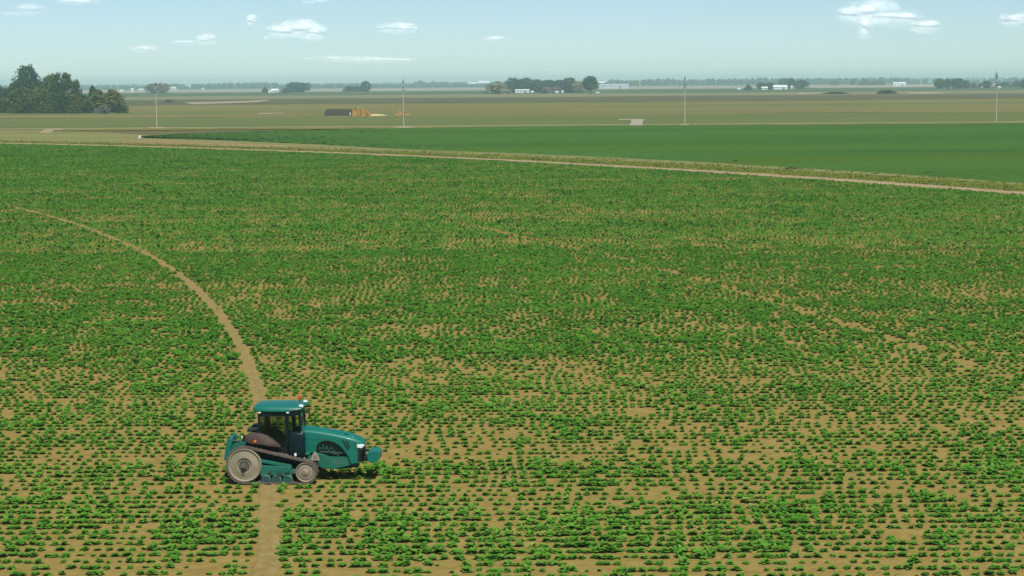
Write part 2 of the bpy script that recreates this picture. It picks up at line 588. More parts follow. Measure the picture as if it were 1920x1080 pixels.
RUT = [(-0.42, 0.0), (-0.34, 0.05), (-0.27, 0.072), (-0.18, 0.042), (0.04, 0.040), (0.10, 0.066), (0.17, 0.075), (0.26, 0.055), (0.36, 0.05), (0.44, 0.0)]
ang = lambda x, y: math.atan2(y - CY, x - CX)
arc_strip('wheel_track', R_RUT, RUT, ang(-8, 45), ang(-90, 305), 0.30, M['track'], 0.014, lat=0.014, tread=-0.022)
arc_strip('grass_shoulder', R_EDGE + 8.0, [(-7.0, 0.0), (-4, 0.06), (0, 0.03), (4, 0.05), (7.5, -0.01)], R(20), R(58), 3.0, M['verge2'], 0.02, lat=0.25)
arc_strip('dirt_path', R_EDGE - 0.6, [(-1.6, 0.0), (-1.0, 0.16), (-0.3, 0.12), (0.4, 0.14), (1.0, 0.20), (1.7, 0.0)], R(20), R(70), 2.0, M['path'], 0.02, lat=0.12)


# ------------------------------------------------------------------ crop plants
def plant_template(nleaf, segs, seed, far=False):
    """A low rosette of drooping leaves about 0.3 m across, 0.14 m tall (unit scale)."""
    r = np.random.default_rng(seed)
    V, Q, T = [], [], []
    for i in range(nleaf):
        a = 2 * math.pi * (i + r.uniform(-.3, .3)) / nleaf * (1 if i % 2 else 1.0)
        L = r.uniform(0.12, 0.22)
        wd = r.uniform(0.050, 0.080) * (1.4 if far else 1.0)
        el = r.uniform(0.20, 0.75) if i % 3 else r.uniform(0.7, 1.15)
        d = np.array([math.cos(a), math.sin(a), 0])
        n = np.array([-math.sin(a), math.cos(a), 0])
        b = len(V)
        p = d * 0.015 + np.array([0, 0, r.uniform(0.01, 0.05)])
        e = el
        ts = r.uniform(-.2, .2)
        for k in range(segs + 1):
            f = k / segs
            w = wd * (0.45 + 1.1 * f if f < 0.5 else 1.0 - 1.3 * (f - 0.5)) if segs > 1 else wd
            V += [p - n * w, p + n * w]
            T += [ts, ts]
            p = p + (d * math.cos(e) + np.array([0, 0, math.sin(e)])) * L / segs
            e -= 0.65 / segs * 1.3
        for k in range(segs):
            Q.append((b + 2 * k, b + 2 * k + 1, b + 2 * k + 3, b + 2 * k + 2))
    return np.array(V), np.array(Q), np.array(T)


TR_X, TR_Y = at(462, 910).x, at(462, 910).y          # near track's outer face under the drive axle


def plant_positions():
    xs, ys, ss = [], [], []
    k = 0
    y = 60.0
    r_ = np.random.default_rng(3)
    row_q = r_.random(900)
    phase = np.cumsum(r_.normal(0, 0.145, 900))
    while y < 560:
        half = 0.256 * y * 1.07 + 15.0
        i0 = np.arange(-int(half / SP) - 3, int(half / SP) + 4)
        n = len(i0)
        x = (i0 + phase[k] % 1.0) * SP
        yy_ = np.full(n, y)
        x = x + 1.5 * (vnoise(x * 0.16 + 90, np.full(n, y * 0.10), 25) - 0.5) + 0.5 * (vnoise(x * 0.7 + 20, yy_ * 0.4, 27) - 0.5) + rng.normal(0, 0.045, n)
        yy = y + rng.normal(0, 0.06, n)
        patch = 0.65 * (vnoise(x * 1.3, yy * 0.45, 22) - 0.5) + 0.5 * (vnoise(x * 0.5, yy * 0.2, 26) - 0.5)
        band = vnoise(x * 0.014 + 3, np.full(n, k * 0.36), 23) - 0.5
        slow = vnoise(x * 0.06 + 40, yy * 0.16 + 9, 21) - 0.5
        keep = rng.random(n) < np.clip(0.95 + 0.22 * band + 0.60 * np.minimum(patch + 0.14, 0) + 0.15 * slow, 0.3, 0.99)
        sc = np.clip(1.05 + 0.03 * min(1.0, max(0.0, (y - 90) / 120)) + 0.34 * band + 0.62 * patch + 0.25 * slow + rng.normal(0, 0.17, n) + 0.14 * (row_q[k] - .5), 0.40, 1.75)
        d = np.hypot(x - CX, yy - CY)
        keep &= ~((d > R_RUT - 0.36) & (d < R_RUT + 0.40) & (rng.random(n) < np.clip(1.02 - (yy - 120) / 1100, 0.86, 0.985)))
        old = np.abs(d - R_OLD)
        keep &= ~((old < 0.55) & (rng.random(n) < 0.72 * (0.36 + 0.8 * vnoise(x * 0.1, yy * 0.05, 31))))
        keep &= d < R_EDGE - 3.2 + rng.normal(0, 0.4, n)
        # nothing grows under the tracks of the tractor
        keep &= ~((x > TR_X - 0.75) & (x < TR_X + 3.0) & (np.abs(yy - TR_Y - 0.24) < 0.32))
        keep &= ~((x > TR_X - 0.75) & (x < TR_X + 3.0) & (np.abs(yy - TR_Y - 2.34) < 0.32))
        xs.append(x[keep]); ys.append(yy[keep]); ss.append(sc[keep])
        y += ROW; k += 1
    return np.concatenate(xs), np.concatenate(ys), np.concatenate(ss)


PX_, PY_, PS_ = plant_positions()
crop_leaf = leaf_mat('crop_leaf', [(0.030, 0.098, 0.011), (0.041, 0.122, 0.013), (0.054, 0.143, 0.016), (0.074, 0.162, 0.022), (0.125, 0.165, 0.034)], 0.8, 0.03, transl=0.8)
crop_leaf_far = crop_leaf


def bulk(name, idx, templates, label):
    Vs, Qs, Ts = [], [], []
    off = 0
    ch = rng.integers(0, len(templates), len(idx))
    for t, (tv, tq, tt) in enumerate(templates):
        ii = idx[ch == t]
        n = len(ii)
        if n == 0: continue
        a = rng.uniform(0, 2 * math.pi, n)
        s = PS_[ii][:, None]
        c, sn = np.cos(a)[:, None], np.sin(a)[:, None]
        hs = s * rng.uniform(0.72, 1.1, (n, 1))
        X = (tv[None, :, 0] * c - tv[None, :, 1] * sn) * s + PX_[ii][:, None]
        Y = (tv[None, :, 0] * sn + tv[None, :, 1] * c) * s + PY_[ii][:, None]
        Z = tv[None, :, 2] * hs + 0.012
        Vs.append(np.stack([X, Y, Z], 2).reshape(-1, 3))
        base = 0.40 + 0.34 * (vnoise(PX_[ii] * 0.15, PY_[ii] * 0.15, 41) - 0.5) + rng.normal(0, 0.13, n)
        base = np.where(rng.random(n) < 0.02, 1.1, base)
        Ts.append(np.clip(base[:, None] + tt[None] * 0.6, 0, 1).reshape(-1))
        Qs.append((tq[None] + (np.arange(n) * len(tv))[:, None, None]).reshape(-1, 4) + off)
        off += n * len(tv)
    o = link(name, mesh_np(name, np.concatenate(Vs), np.concatenate(Qs), np.concatenate(Ts)), crop_leaf)
    return tag(o, label, 'crop', kind='stuff')


def in_view(x, y, m=1.0):
    return np.abs(x) < 0.256 * np.hypot(y, H) * 1.005 - 0.1


near_T = [plant_template(14, 2, 100 + i) for i in range(8)]
mid_T = [plant_template(8, 1, 200 + i, True) for i in range(6)]
far_T = [plant_template(4, 1, 300 + i, True) for i in range(6)]
ybot = at(960, 1074).y
cand = np.where(in_view(PX_, PY_) & (PY_ > ybot))[0]
cand = cand[np.argsort(np.round(PY_[cand] / ROW) * 1000 - PS_[cand])][:300]
single = np.zeros(len(PX_), bool); single[cand] = True
rest = np.where(~single)[0]
allD = PY_[rest]
bm_label = 'young green crop plants in straight rows covering the whole near field'
idx_all = [rest[allD < 112], rest[(allD >= 112) & (allD < 190)], rest[allD >= 190]]


def bulk_all():
    parts = []
    for ii, T in zip(idx_all, (near_T, mid_T, far_T)):
        parts.append((ii, T))
    Vs, Qs, Ts = [], [], []
    off = 0
    for ii, T in parts:
        o = bulk('tmp_rows', ii, T, bm_label)
        me = o.data
        n = len(me.vertices)
        v = np.empty(n * 3, np.float32); me.vertices.foreach_get('co', v)
        q = np.empty(len(me.loops), np.int32); me.loops.foreach_get('vertex_index', q)
        t = np.empty(n, np.float32); me.attributes['tint'].data.foreach_get('value', t)
        Vs.append(v.reshape(-1, 3)); Qs.append(q.reshape(-1, 4) + off); Ts.append(t)
        off += n
        bpy.data.objects.remove(o); bpy.data.meshes.remove(me)
    o = link('crop_rows', mesh_np('crop_rows', np.concatenate(Vs), np.concatenate(Qs), np.concatenate(Ts)), crop_leaf)
    tag(o, bm_label, 'crop', kind='stuff')


bulk_all()

plant_me = []
for tv, tq, tt in near_T:
    for k in range(3):
        me = mesh_np('crop_plant', tv, tq, np.clip(0.30 + 0.16 * k + tt * 0.6, 0, 1))
        me.materials.append(crop_leaf)
        plant_me.append(me)
for i in cand:
    o = bpy.data.objects.new('crop_plant', plant_me[random.randrange(len(plant_me))])
    o.location = (PX_[i], PY_[i], 0.012)
    s = PS_[i]
    o.scale = (s, s, s * random.uniform(.72, 1.1))
    o.rotation_euler = (0, 0, random.uniform(0, 6.28))
    COL.objects.link(o)
    tag(o, 'small leafy green crop plant in the rows along the bottom edge of the field', 'crop plant', 'crop plants in the nearest rows')


# ------------------------------------------------------------------ tufts of grass on the verges
def tufts():
    Vs, Qs, Ts = [], [], []
    off = 0
    spots = []
    for _ in range(9000):
        a = R(20) + random.random() * R(50)
        rr = R_EDGE + random.choice((random.uniform(1.5, 9), random.uniform(1.5, 20)))
        x, y = CX + rr * math.cos(a), CY + rr * math.sin(a)
        if abs(x) < 0.27 * y: spots.append((x, y, random.uniform(.10, .26)))
    for x, y, s in spots:
        t = random.random()
        for k in range(5):
            a = random.uniform(0, 6.28); l = s * random.uniform(.6, 1.2)
            dx, dy = math.cos(a), math.sin(a)
            w = s * 0.45
            b = (x + random.uniform(-.5, .5), y + random.uniform(-.5, .5))
            Vs += [(b[0] - dy * w, b[1] + dx * w, -0.03), (b[0] + dy * w, b[1] - dx * w, -0.03),
                   (b[0] + dx * l * .7 + dy * w * .5, b[1] + dy * l * .7 - dx * w * .5, l * .8), (b[0] + dx * l * .7 - dy * w * .5, b[1] + dy * l * .7 + dx * w * .5, l * .8)]
            Qs.append((off, off + 1, off + 2, off + 3)); off += 4
            Ts += [t] * 4
    m = leaf_mat('verge_tuft', [(0.115, 0.165, 0.028), (0.17, 0.19, 0.036), (0.24, 0.225, 0.055)], 0.9, 0.0)
    tag(link('verge_grass', mesh_np('verge_grass', np.array(Vs), np.array(Qs), np.array(Ts)), m),
        'ragged olive grass tufts along the dirt path and the road', 'grass', kind='stuff')


tufts()


# ------------------------------------------------------------------ tractor
def hull_path(circles, n=220):
    P = []
    for (cx, cz, r) in circles:
        for k in range(720):
            a = 2 * math.pi * k / 720
            P.append((cx + r * math.cos(a), cz + r * math.sin(a)))
    P = sorted(set(P))
    cr = lambda o, a, b: (a[0] - o[0]) * (b[1] - o[1]) - (a[1] - o[1]) * (b[0] - o[0])
    lo, up = [], []
    for p in P:
        while len(lo) > 1 and cr(lo[-2], lo[-1], p) <= 0: lo.pop()
        lo.append(p)
    for p in reversed(P):
        while len(up) > 1 and cr(up[-2], up[-1], p) <= 0: up.pop()
        up.append(p)
    hp = np.array(lo[:-1] + up[:-1])
    hp = np.vstack([hp, hp[:1]])
    d = np.r_[0, np.cumsum(np.hypot(*np.diff(hp, axis=0).T))]
    t = np.linspace(0, d[-1], n, endpoint=False)
    return np.stack([np.interp(t, d, hp[:, 0]), np.interp(t, d, hp[:, 1])], 1)


T = empty('tracked_tractor', (TR_X, TR_Y + 1.29, 0.015), R(-3.0))
tag(T, 'teal green tracked farm tractor with cream wheels driving over the crop', 'tractor')
GA = 1.06            # half gauge to track centre
BW = 0.225           # half belt width
R0, R1 = 0.745, 0.462


def build_track(sy):
    yc = sy * GA
    P = hull_path([(0, R0 + .045, R0), (2.45, R1 + .045, R1)], 200)
    n = len(P)
    tg = np.roll(P, -1, 0) - np.roll(P, 1, 0)
    tg /= np.hypot(*tg.T)[:, None]
    nr = np.stack([tg[:, 1], -tg[:, 0]], 1)
    if ((P - P.mean(0)) * nr).sum() < 0: nr = -nr
    bm = bmesh.new()
    rings = []
    for p, q in zip(P, nr):
        i = p - q * 0.055
        rings.append([bm.verts.new((p[0], yc - BW, p[1])), bm.verts.new((p[0], yc + BW, p[1])),
                      bm.verts.new((i[0], yc + BW, i[1])), bm.verts.new((i[0], yc - BW, i[1]))])
    for k in range(n):
        A, B = rings[k], rings[(k + 1) % n]
        for j in range(4):
            bm.faces.new((A[j], A[(j + 1) % 4], B[(j + 1) % 4], B[j]))
    # chevron tread lugs standing on the belt
    for k in range(0, n, 4):
        for half in (-1, 1):
            p, q, t = P[k], nr[k], tg[k]
            kk = (k + (2 if half > 0 else 0)) % n
            p, q, t = P[kk], nr[kk], tg[kk]
            c = [(p[0] + q[0] * h + t[0] * w, p[1] + q[1] * h + t[1] * w) for h in (-0.004, 0.022) for w in (-0.03, 0.03)]
            y0, y1 = yc + half * 0.01, yc + half * (BW + 0.005)
            sk = 0.05
            v = [bm.verts.new((x, y0, z)) for x, z in c] + [bm.verts.new((x + t[0] * sk, y1, z + t[1] * sk)) for x, z in c]
            for f in ((0, 1, 3, 2), (4, 6, 7, 5), (0, 4, 5, 1), (2, 3, 7, 6), (0, 2, 6, 4), (1, 5, 7, 3)):
                bm.faces.new([v[i] for i in f])
    # guide lugs inside the belt
    for k in range(0, n, 5):
        p, q = P[k], nr[k]
        c = p - q * 0.085
        add_box(bm, (c[0], yc, c[1]), (0.05, 0.07, 0.07))
    bm_done(bm, 'track_belt', M['rubber'], T)

    out = -1 if sy < 0 else 1           # outward direction
    yo = yc + out * BW
    # drive wheel: domed dish with a recessed centre
    rim = R0 - 0.062
    bm = bmesh.new()
    pr = [(rim, -0.34), (rim, -0.02), (rim - 0.035, 0.0), (rim - 0.06, -0.018), (rim - 0.09, -0.055), (0.42, -0.030), (0.34, 0.0), (0.30, 0.0), (0.27, -0.05), (0.0, -0.055)]
    add_lathe(bm, [(r, out * y) for r, y in pr], 56, (0, yo, R0 + .045))
    dw = bm_done(bm, 'drive_wheel', M['cream'], T, smooth=True, angle=25)
    bm = bmesh.new()
    add_lathe(bm, [(0.215, out * -0.05), (0.215, out * -0.005), (0.17, out * 0.0), (0.155, out * -0.03), (0.0, out * -0.03)], 32, (0, yo, R0 + .045))
    for k in range(10):
        a = 2 * math.pi * k / 10
        add_cyl(bm, (0.19 * math.cos(a), yo - out * .01, R0 + .045 + 0.19 * math.sin(a)), (0.19 * math.cos(a), yo + out * .015, R0 + .045 + 0.19 * math.sin(a)), 0.016, n=6)
    h_ = bm_done(bm, 'hub', M['hub'], dw, smooth=True)
    bm = bmesh.new()
    add_cyl(bm, (0, yo - out * .05, R0 + .045), (0, yo + out * .13, R0 + .045), 0.105, n=20)
    add_cyl(bm, (0, yo + out * .13, R0 + .045), (0, yo + out * .16, R0 + .045), 0.07, n=20)
    bm_done(bm, 'axle_end', M['hub'], dw, smooth=True)
    # three wedge-shaped openings showing as gaps around the hub
    bm = bmesh.new()
    add_box(bm, (-0.06, yo - out * .012, R0 + .045 - 0.31), (0.09, 0.05, 0.13), (0, R(-12), 0), 0.01)
    bm_done(bm, 'wheel_weight_slot', M['hub'], dw)
    # idler
    ir = R1 - 0.062
    bm = bmesh.new()
    pr = [(ir, -0.36), (ir, -0.03), (ir - 0.025, -0.01), (ir - 0.05, -0.035), (ir - 0.07, -0.09), (0.30, -0.055), (0.22, -0.03), (0.19, -0.03)]
    c = (2.45, yo, R1 + .045)
    add_lathe(bm, [(r, out * y) for r, y in pr] + [(0.0, out * -0.07)], 48, c)
    iw = bm_done(bm, 'idler_wheel', M['cream'], T, smooth=True, angle=25)
    bm = bmesh.new()
    add_lathe(bm, [(0.165, out * -0.07), (0.16, out * -0.01), (0.12, out * 0.01), (0.0, out * 0.015)], 28, c)
    for k in range(8):
        a = 2 * math.pi * (k + .3) / 8
        add_cyl(bm, (c[0] + 0.205 * math.cos(a), yo - out * .05, c[2] + 0.205 * math.sin(a)), (c[0] + 0.205 * math.cos(a), yo - out * .012, c[2] + 0.205 * math.sin(a)), 0.018, n=6)
    bm_done(bm, 'hub', M['cream_dirty'], iw, smooth=True)
    bm = bmesh.new()
    add_lathe(bm, [(ir - 0.058, out * -0.075), (ir - 0.075, out * -0.062), (ir - 0.11, out * -0.058), (ir - 0.115, out * -0.075)], 40, c)
    bm_done(bm, 'rim_ring', M['hub'], iw, smooth=True)
    # mid rollers in pairs
    for x in (0.87, 1.29, 1.74):
        bm = bmesh.new()
        cz = 0.20
        add_lathe(bm, [(0.135, out * -.12), (0.185, out * -.12), (0.19, out * 0.0), (0.17, out * 0.015)], 32, (x, yo - out * .02, cz))
        rl = bm_done(bm, 'roller', M['roller_edge'], T, smooth=True)
        bm = bmesh.new()
        add_lathe(bm, [(0.171, out * 0.008), (0.14, out * -.005), (0.07, out * 0.0), (0.0, out * 0.02)], 28, (x, yo - out * .02, cz))
        bm_done(bm, 'roller_face', M['grey_teal'], rl, smooth=True)
    # undercarriage frame
    bm = bmesh.new()
    add_prism(bm, [(0.62, 0.34), (0.66, 0.78), (1.86, 0.72), (1.9, 0.30), (1.62, 0.24), (1.5, 0.40), (1.1, 0.40), (0.98, 0.30)], yc - 0.15, yc + 0.15, 0.02)
    add_prism(bm, [(0.60, 0.90), (0.66, 1.02), (1.86, 0.80), (1.90, 0.70), (1.84, 0.67)], yc - 0.13, yc + 0.13, 0.015)
    add_box(bm, (1.98, yc, 0.52), (0.5, 0.16, 0.18), (0, R(4), 0), 0.02)
    tf = bm_done(bm, 'track_frame', M['paint_dusty'], T)
    bm = bmesh.new()
    add_cyl(bm, (1.02, yc + out * .16, 0.47), (1.02, yc + out * .20, 0.47), 0.10, n=20)
    bm_done(bm, 'bogie_hub', M['engine'], tf)
    bm = bmesh.new()
    add_cyl(bm, (1.38, yc + out * .16, 0.46), (1.38, yc + out * .22, 0.46), 0.12, n=20)
    bm_done(bm, 'bogie_hub', M['engine'], tf)
    bm = bmesh.new()
    add_prism(bm, [(1.62, 0.30), (1.56, 0.42), (1.70, 0.62), (1.80, 0.62), (1.82, 0.5), (1.72, 0.36)], yc + out * .16, yc + out * .21, 0.01)
    bm_done(bm, 'suspension_arm', M['engine'], tf)
    bm = bmesh.new()
    add_cyl(bm, (1.72, yc + out * .21, 0.56), (1.72, yc + out * .245, 0.56), 0.055, n=16)
    add_cyl(bm, (1.60, yc + out * .21, 0.36), (1.60, yc + out * .235, 0.36), 0.04, n=16)
    bm_done(bm, 'pivot_pin', M['paint_dusty'], tf)


build_track(-1)
build_track(1)

# chassis and rear axle
bm = bmesh.new()
add_cyl(bm, (0, -0.9, 0.79), (0, 0.9, 0.79), 0.17, n=20)
add_prism(bm, [(-0.35, 0.62), (-0.42, 1.25), (0.3, 1.5), (2.1, 1.30), (2.2, 0.72), (1.0, 0.62)], -0.36, 0.36, 0.04)
add_box(bm, (1.3, 0, 0.62), (0.26, 1.7, 0.22), None, 0.03)
bm_done(bm, 'chassis', M['engine'], T)
bm = bmesh.new()
add_prism(bm, [(2.15, 0.74), (2.15, 1.16), (2.95, 1.12), (3.3, 0.98), (4.1, 0.98), (4.5, 0.92), (4.52, 0.72), (3.9, 0.62), (3.45, 0.46), (2.95, 0.52), (2.7, 0.74)], -0.40, 0.40, 0.03)
bm_done(bm, 'front_frame', M['paint_dusty'], T)
bm = bmesh.new()
add_box(bm, (2.72, -0.44, 0.70), (0.24, 0.12, 0.42), None, 0.02)
add_box(bm, (2.72, 0.44, 0.70), (0.24, 0.12, 0.42), None, 0.02)
add_cyl(bm, (3.55, -0.3, 0.50), (4.2, -0.3, 0.56), 0.05, n=10)
add_box(bm, (4.2, 0, 0.60), (0.5, 0.5, 0.16), None, 0.02)
bm_done(bm, 'undertray', M['black'], T)

# engine seen through the side arch
bm = bmesh.new()
add_box(bm, (3.35, 0, 1.32), (1.5, 0.52, 0.62), None, 0.03)
for k in range(6):
    add_box(bm, (2.78 + 0.2 * k, -0.285, 1.42), (0.12, 0.07, 0.3), None, 0.01)
add_cyl(bm, (2.9, -0.33, 1.18), (3.9, -0.33, 1.12), 0.035, n=8)
add_cyl(bm, (3.05, -0.34, 1.28), (3.05, -0.34, 1.5), 0.06, n=12)
add_cyl(bm, (2.9, -0.33, 1.25), (2.9, -0.33, 1.5), 0.045, n=12)
add_cyl(bm, (3.25, -0.36, 1.2), (3.7, -0.30, 1.02), 0.03, n=8)
bm_done(bm, 'engine', M['engine'], T)


def hood_sec(x, hw, zt, zs, zb):
    """Cross-section of the bonnet at x: half-width, crown height, shoulder height, bottom of the skin."""
    pts = [(-hw, zb), (-hw, zs - 0.04), (-hw * .985, zs), (-hw * .93, zs + 0.035), (-hw * .78, zs + (zt - zs) * .55), (-hw * .4, zt - .012), (0, zt)]
    full = pts + [(-y, z) for y, z in pts[:-1][::-1]]
    return [(x, y, z) for y, z in full]


bm = bmesh.new()
add_loft(bm, [hood_sec(2.16, .47, 2.17, 2.03, 1.72), hood_sec(2.6, .475, 2.15, 2.0, 1.72), hood_sec(3.1, .475, 2.09, 1.93, 1.70), hood_sec(3.6, .47, 2.0, 1.84, 1.66),
              hood_sec(4.0, .465, 1.915, 1.745, 1.60), hood_sec(4.3, .45, 1.83, 1.66, 1.54), hood_sec(4.52, .42, 1.745, 1.58, 1.50), hood_sec(4.66, .36, 1.655, 1.53, 1.48), hood_sec(4.72, .27, 1.58, 1.51, 1.48)])
hood = bm_done(bm, 'hood', M['paint'], T, smooth=True, angle=35)
arch = [(4.10, 0.98), (4.02, 1.12), (3.88, 1.32), (3.72, 1.48), (3.5, 1.61), (3.25, 1.665), (3.02, 1.64), (2.86, 1.56), (2.78, 1.42), (2.76, 1.17)]
side = [(2.18, 1.17), (2.18, 2.0), (3.1, 1.90), (3.6, 1.81), (4.0, 1.715), (4.3, 1.63), (4.38, 1.60), (4.42, 0.74), (4.20, 0.72)] + arch
for s in (-1, 1):
    bm = bmesh.new()
    add_prism(bm, side, s * .43, s * .468, 0.006)
    bm_done(bm, 'hood_side_panel', M['paint'], T)
    bm = bmesh.new()
    add_prism(bm, [(3.83, 1.70), (3.90, 1.68), (4.10, 1.33), (4.04, 1.26)], s * .469, s * .476)
    add_prism(bm, [(4.00, 1.66), (4.06, 1.645), (4.15, 1.40), (4.11, 1.34)], s * .469, s * .476)
    bm_done(bm, 'air_vent', M['black'], T)
    # black liner ring under the arch
    bm = bmesh.new()
    ins = [(3.4 + (x - 3.4) * .90, 0.98 + (z - 0.98) * .90) for x, z in arch]
    add_prism(bm, arch + ins[::-1], s * .35, s * .428)
    bm_done(bm, 'arch_liner', M['black'], T)
# radiator bulkhead and dark panel in front of the arch
bm = bmesh.new()
add_prism(bm, [(4.1, 0.74), (4.1, 1.56), (4.4, 1.52), (4.4, 0.74)], -0.425, 0.425)
bm_done(bm, 'radiator', M['engine'], T)


# nose: curved teal cheeks with a black grille between
def nose_ring(z, push):
    pts = []
    for k in range(13):
        a = -math.pi / 2 + math.pi * k / 12
        ca, sa = math.cos(a), math.sin(a)
        pts.append((4.40 + (0.27 + push) * (abs(ca) ** .75), 0.455 * (1 if sa > 0 else -1) * abs(sa) ** .8 if abs(sa) > 1e-6 else 0.0, z))
    return pts


bm = bmesh.new()
add_loft(bm, [nose_ring(0.74, -.03), nose_ring(0.95, .0), nose_ring(1.25, .03), nose_ring(1.50, .03)])
bm_done(bm, 'nose', M['paint'], T, smooth=True)
bm = bmesh.new()
secs = []
for z, p in ((0.80, -.005), (0.95, .02), (1.25, .05), (1.485, .05)):
    ring = []
    for k in range(13):
        a = R(-84) + R(168) * k / 12
        ca, sa = math.cos(a), math.sin(a)
        ring.append((4.40 + (0.27 + p) * (abs(ca) ** .75) + .004, 0.458 * (1 if sa > 0 else -1) * abs(sa) ** .8 if abs(sa) > 1e-6 else 0.0, z))
    secs.append(ring)
add_loft(bm, secs)
gr = bm_done(bm, 'grille', M['black'], T, smooth=True)
bm = bmesh.new()
for k in range(7):
    z = 0.88 + k * 0.07
    for j in range(10):
        a0, a1 = R(-60) + R(120) * j / 10, R(-60) + R(120) * (j + 1) / 10
        p = [(4.405 + 0.325 * abs(math.cos(a)) ** .75, 0.46 * math.copysign(abs(math.sin(a)) ** .8, math.sin(a)), z) for a in (a0, a1)]
        add_cyl(bm, p[0], p[1], 0.012, n=6)
bm_done(bm, 'grille_bar', M['navy'], gr)
for s in (-1, 1):
    bm = bmesh.new()
    ring0, ring1 = [], []
    secs = []
    for z, dz in ((1.34, -.012), (1.40, 0.010), (1.475, 0.014), (1.505, -.004)):
        ring = []
        for k in range(9):
            a = s * (R(26) + R(60) * k / 8)
            ca, sa = math.cos(a), math.sin(a)
            dro = 0.045 * abs(k - 4) / 4
            ring.append((4.40 + (0.33 + dz) * (abs(ca) ** .75) + .006, 0.468 * math.copysign(abs(sa) ** .8, sa), z + (dro if z < 1.4 else 0)))
        for k in range(8, -1, -1):
            a = s * (R(26) + R(60) * k / 8)
            ca, sa = math.cos(a), math.sin(a)
            ring.append((4.36 + 0.27 * (abs(ca) ** .75), 0.42 * math.copysign(abs(sa) ** .8, sa), z))
        secs.append(ring)
    add_loft(bm, secs)
    bm_done(bm, 'headlight', M['lamp'], T, smooth=True)
# hood ornament: dark vent and bright fitting near the nose
bm = bmesh.new()
add_box(bm, (3.98, -0.24, 1.885), (0.16, 0.12, 0.035), (0, R(13), 0), 0.01)
bm_done(bm, 'hood_vent', M['black'], T)
bm = bmesh.new()
add_box(bm, (4.24, -0.27, 1.80), (0.10, 0.09, 0.03), (0, R(16), 0), 0.01)
bm_done(bm, 'hood_latch', M['chrome'], T)

# front suitcase weights on a carrier
bm = bmesh.new()
add_box(bm, (4.76, 0, 0.88), (0.24, 0.5, 0.2), None, 0.02)
bm_done(bm, 'weight_carrier', M['black'], T)
for k in range(9):
    bm = bmesh.new()
    y = -0.40 + k * 0.1
    add_prism(bm, [(4.86, 0.78), (4.84, 1.12), (4.92, 1.22), (5.22, 1.24), (5.34, 1.16), (5.33, 0.88), (5.22, 0.76)], y - .046, y + .046, 0.014)
    bm_done(bm, 'front_weight', M['paint'], T)

# ---- cab
CW = 0.84
bm = bmesh.new()
add_prism(bm, [(0.28, 1.28), (0.36, 1.54), (1.7, 1.54), (2.18, 1.54), (2.18, 1.20), (1.5, 1.14)], -CW + .04, CW - .04, 0.02)
bm_done(bm, 'cab_floor', M['black'], T)


def bar(bm, pts, w, d):
    for a, b in zip(pts, pts[1:]):
        add_cyl(bm, a, b, w / 2, n=8)


for s in (-1, 1):
    y = s * CW
    bm = bmesh.new()
    add_prism(bm, [(0.50, 1.54), (0.50, 2.92), (0.60, 2.92), (0.60, 1.54)], y - s * .07, y, 0.008)
    bm_done(bm, 'rear_pillar', M['navy'], T)
    bm = bmesh.new()
    add_prism(bm, [(1.62, 1.54), (1.60, 2.92), (1.74, 2.92), (1.78, 1.54)], y - s * .06, y, 0.008)
    bm_done(bm, 'door_pillar', M['navy'], T)
    bm = bmesh.new()
    add_prism(bm, [(2.16, 1.54), (2.10, 2.92), (2.17, 2.92), (2.24, 1.54)], y - s * .27, y - s * .20, 0.008)
    bm_done(bm, 'front_pillar', M['navy'], T)
    bm = bmesh.new()
    add_prism(bm, [(0.60, 2.70), (0.60, 2.92), (2.14, 2.92), (2.14, 2.76), (1.74, 2.70)], y - s * .06, y - s * .01, 0.008)
    bm_done(bm, 'cab_rail', M['navy'], T)
    bm = bmesh.new()
    add_prism(bm, [(0.60, 1.54), (0.60, 1.60), (1.62, 1.60), (1.62, 1.54)], y - s * .06, y - s * .01, 0.006)
    bm_done(bm, 'door_sill', M['navy'], T)
    bm = bmesh.new()
    add_prism(bm, [(0.605, 1.605), (0.605, 2.695), (1.60, 2.695), (1.62, 1.605)], y - s * .035, y - s * .028)
    bm_done(bm, 'side_window', M['glass'], T)
    bm = bmesh.new()
    vs = [bm.verts.new(p) for p in ((1.76, y - s * .03, 1.56), (1.74, y - s * .03, 2.74), (2.13, y - s * .22, 2.74), (2.19, y - s * .22, 1.56))]
    f = bm.faces.new(vs)
    bmesh.ops.solidify(bm, geom=[f], thickness=0.006)
    bm_done(bm, 'corner_window', M['glass'], T)
bm = bmesh.new()
vs = [bm.verts.new(p) for p in ((0.53, -CW + .08, 1.6), (0.53, -CW + .08, 2.9), (0.53, CW - .08, 2.9), (0.53, CW - .08, 1.6))]
f = bm.faces.new(vs); bmesh.ops.solidify(bm, geom=[f], thickness=0.006)
bm_done(bm, 'rear_window', M['glass'], T)
bm = bmesh.new()
vs = [bm.verts.new(p) for p in ((2.20, -CW + .28, 1.6), (2.13, -CW + .28, 2.9), (2.13, CW - .28, 2.9), (2.20, CW - .28, 1.6))]
f = bm.faces.new(vs); bmesh.ops.solidify(bm, geom=[f], thickness=0.006)
bm_done(bm, 'windscreen', M['glass'], T)

# roof: crowned shell with tapered ends
bm = bmesh.new()


def roof_sec(x, hw, z0, z1, zc):
    pts = [(-hw * .93, z0), (-hw, z0 + .05), (-hw * .985, z0 + (z1 - z0) * .55), (-hw * .90, z1 - .02), (-hw * .72, z1 + .005), (-hw * .35, zc), (0, zc + .008)]
    full = pts + [(-y, z) for y, z in pts[:-1][::-1]]
    return [(x, y, z) for y, z in full]


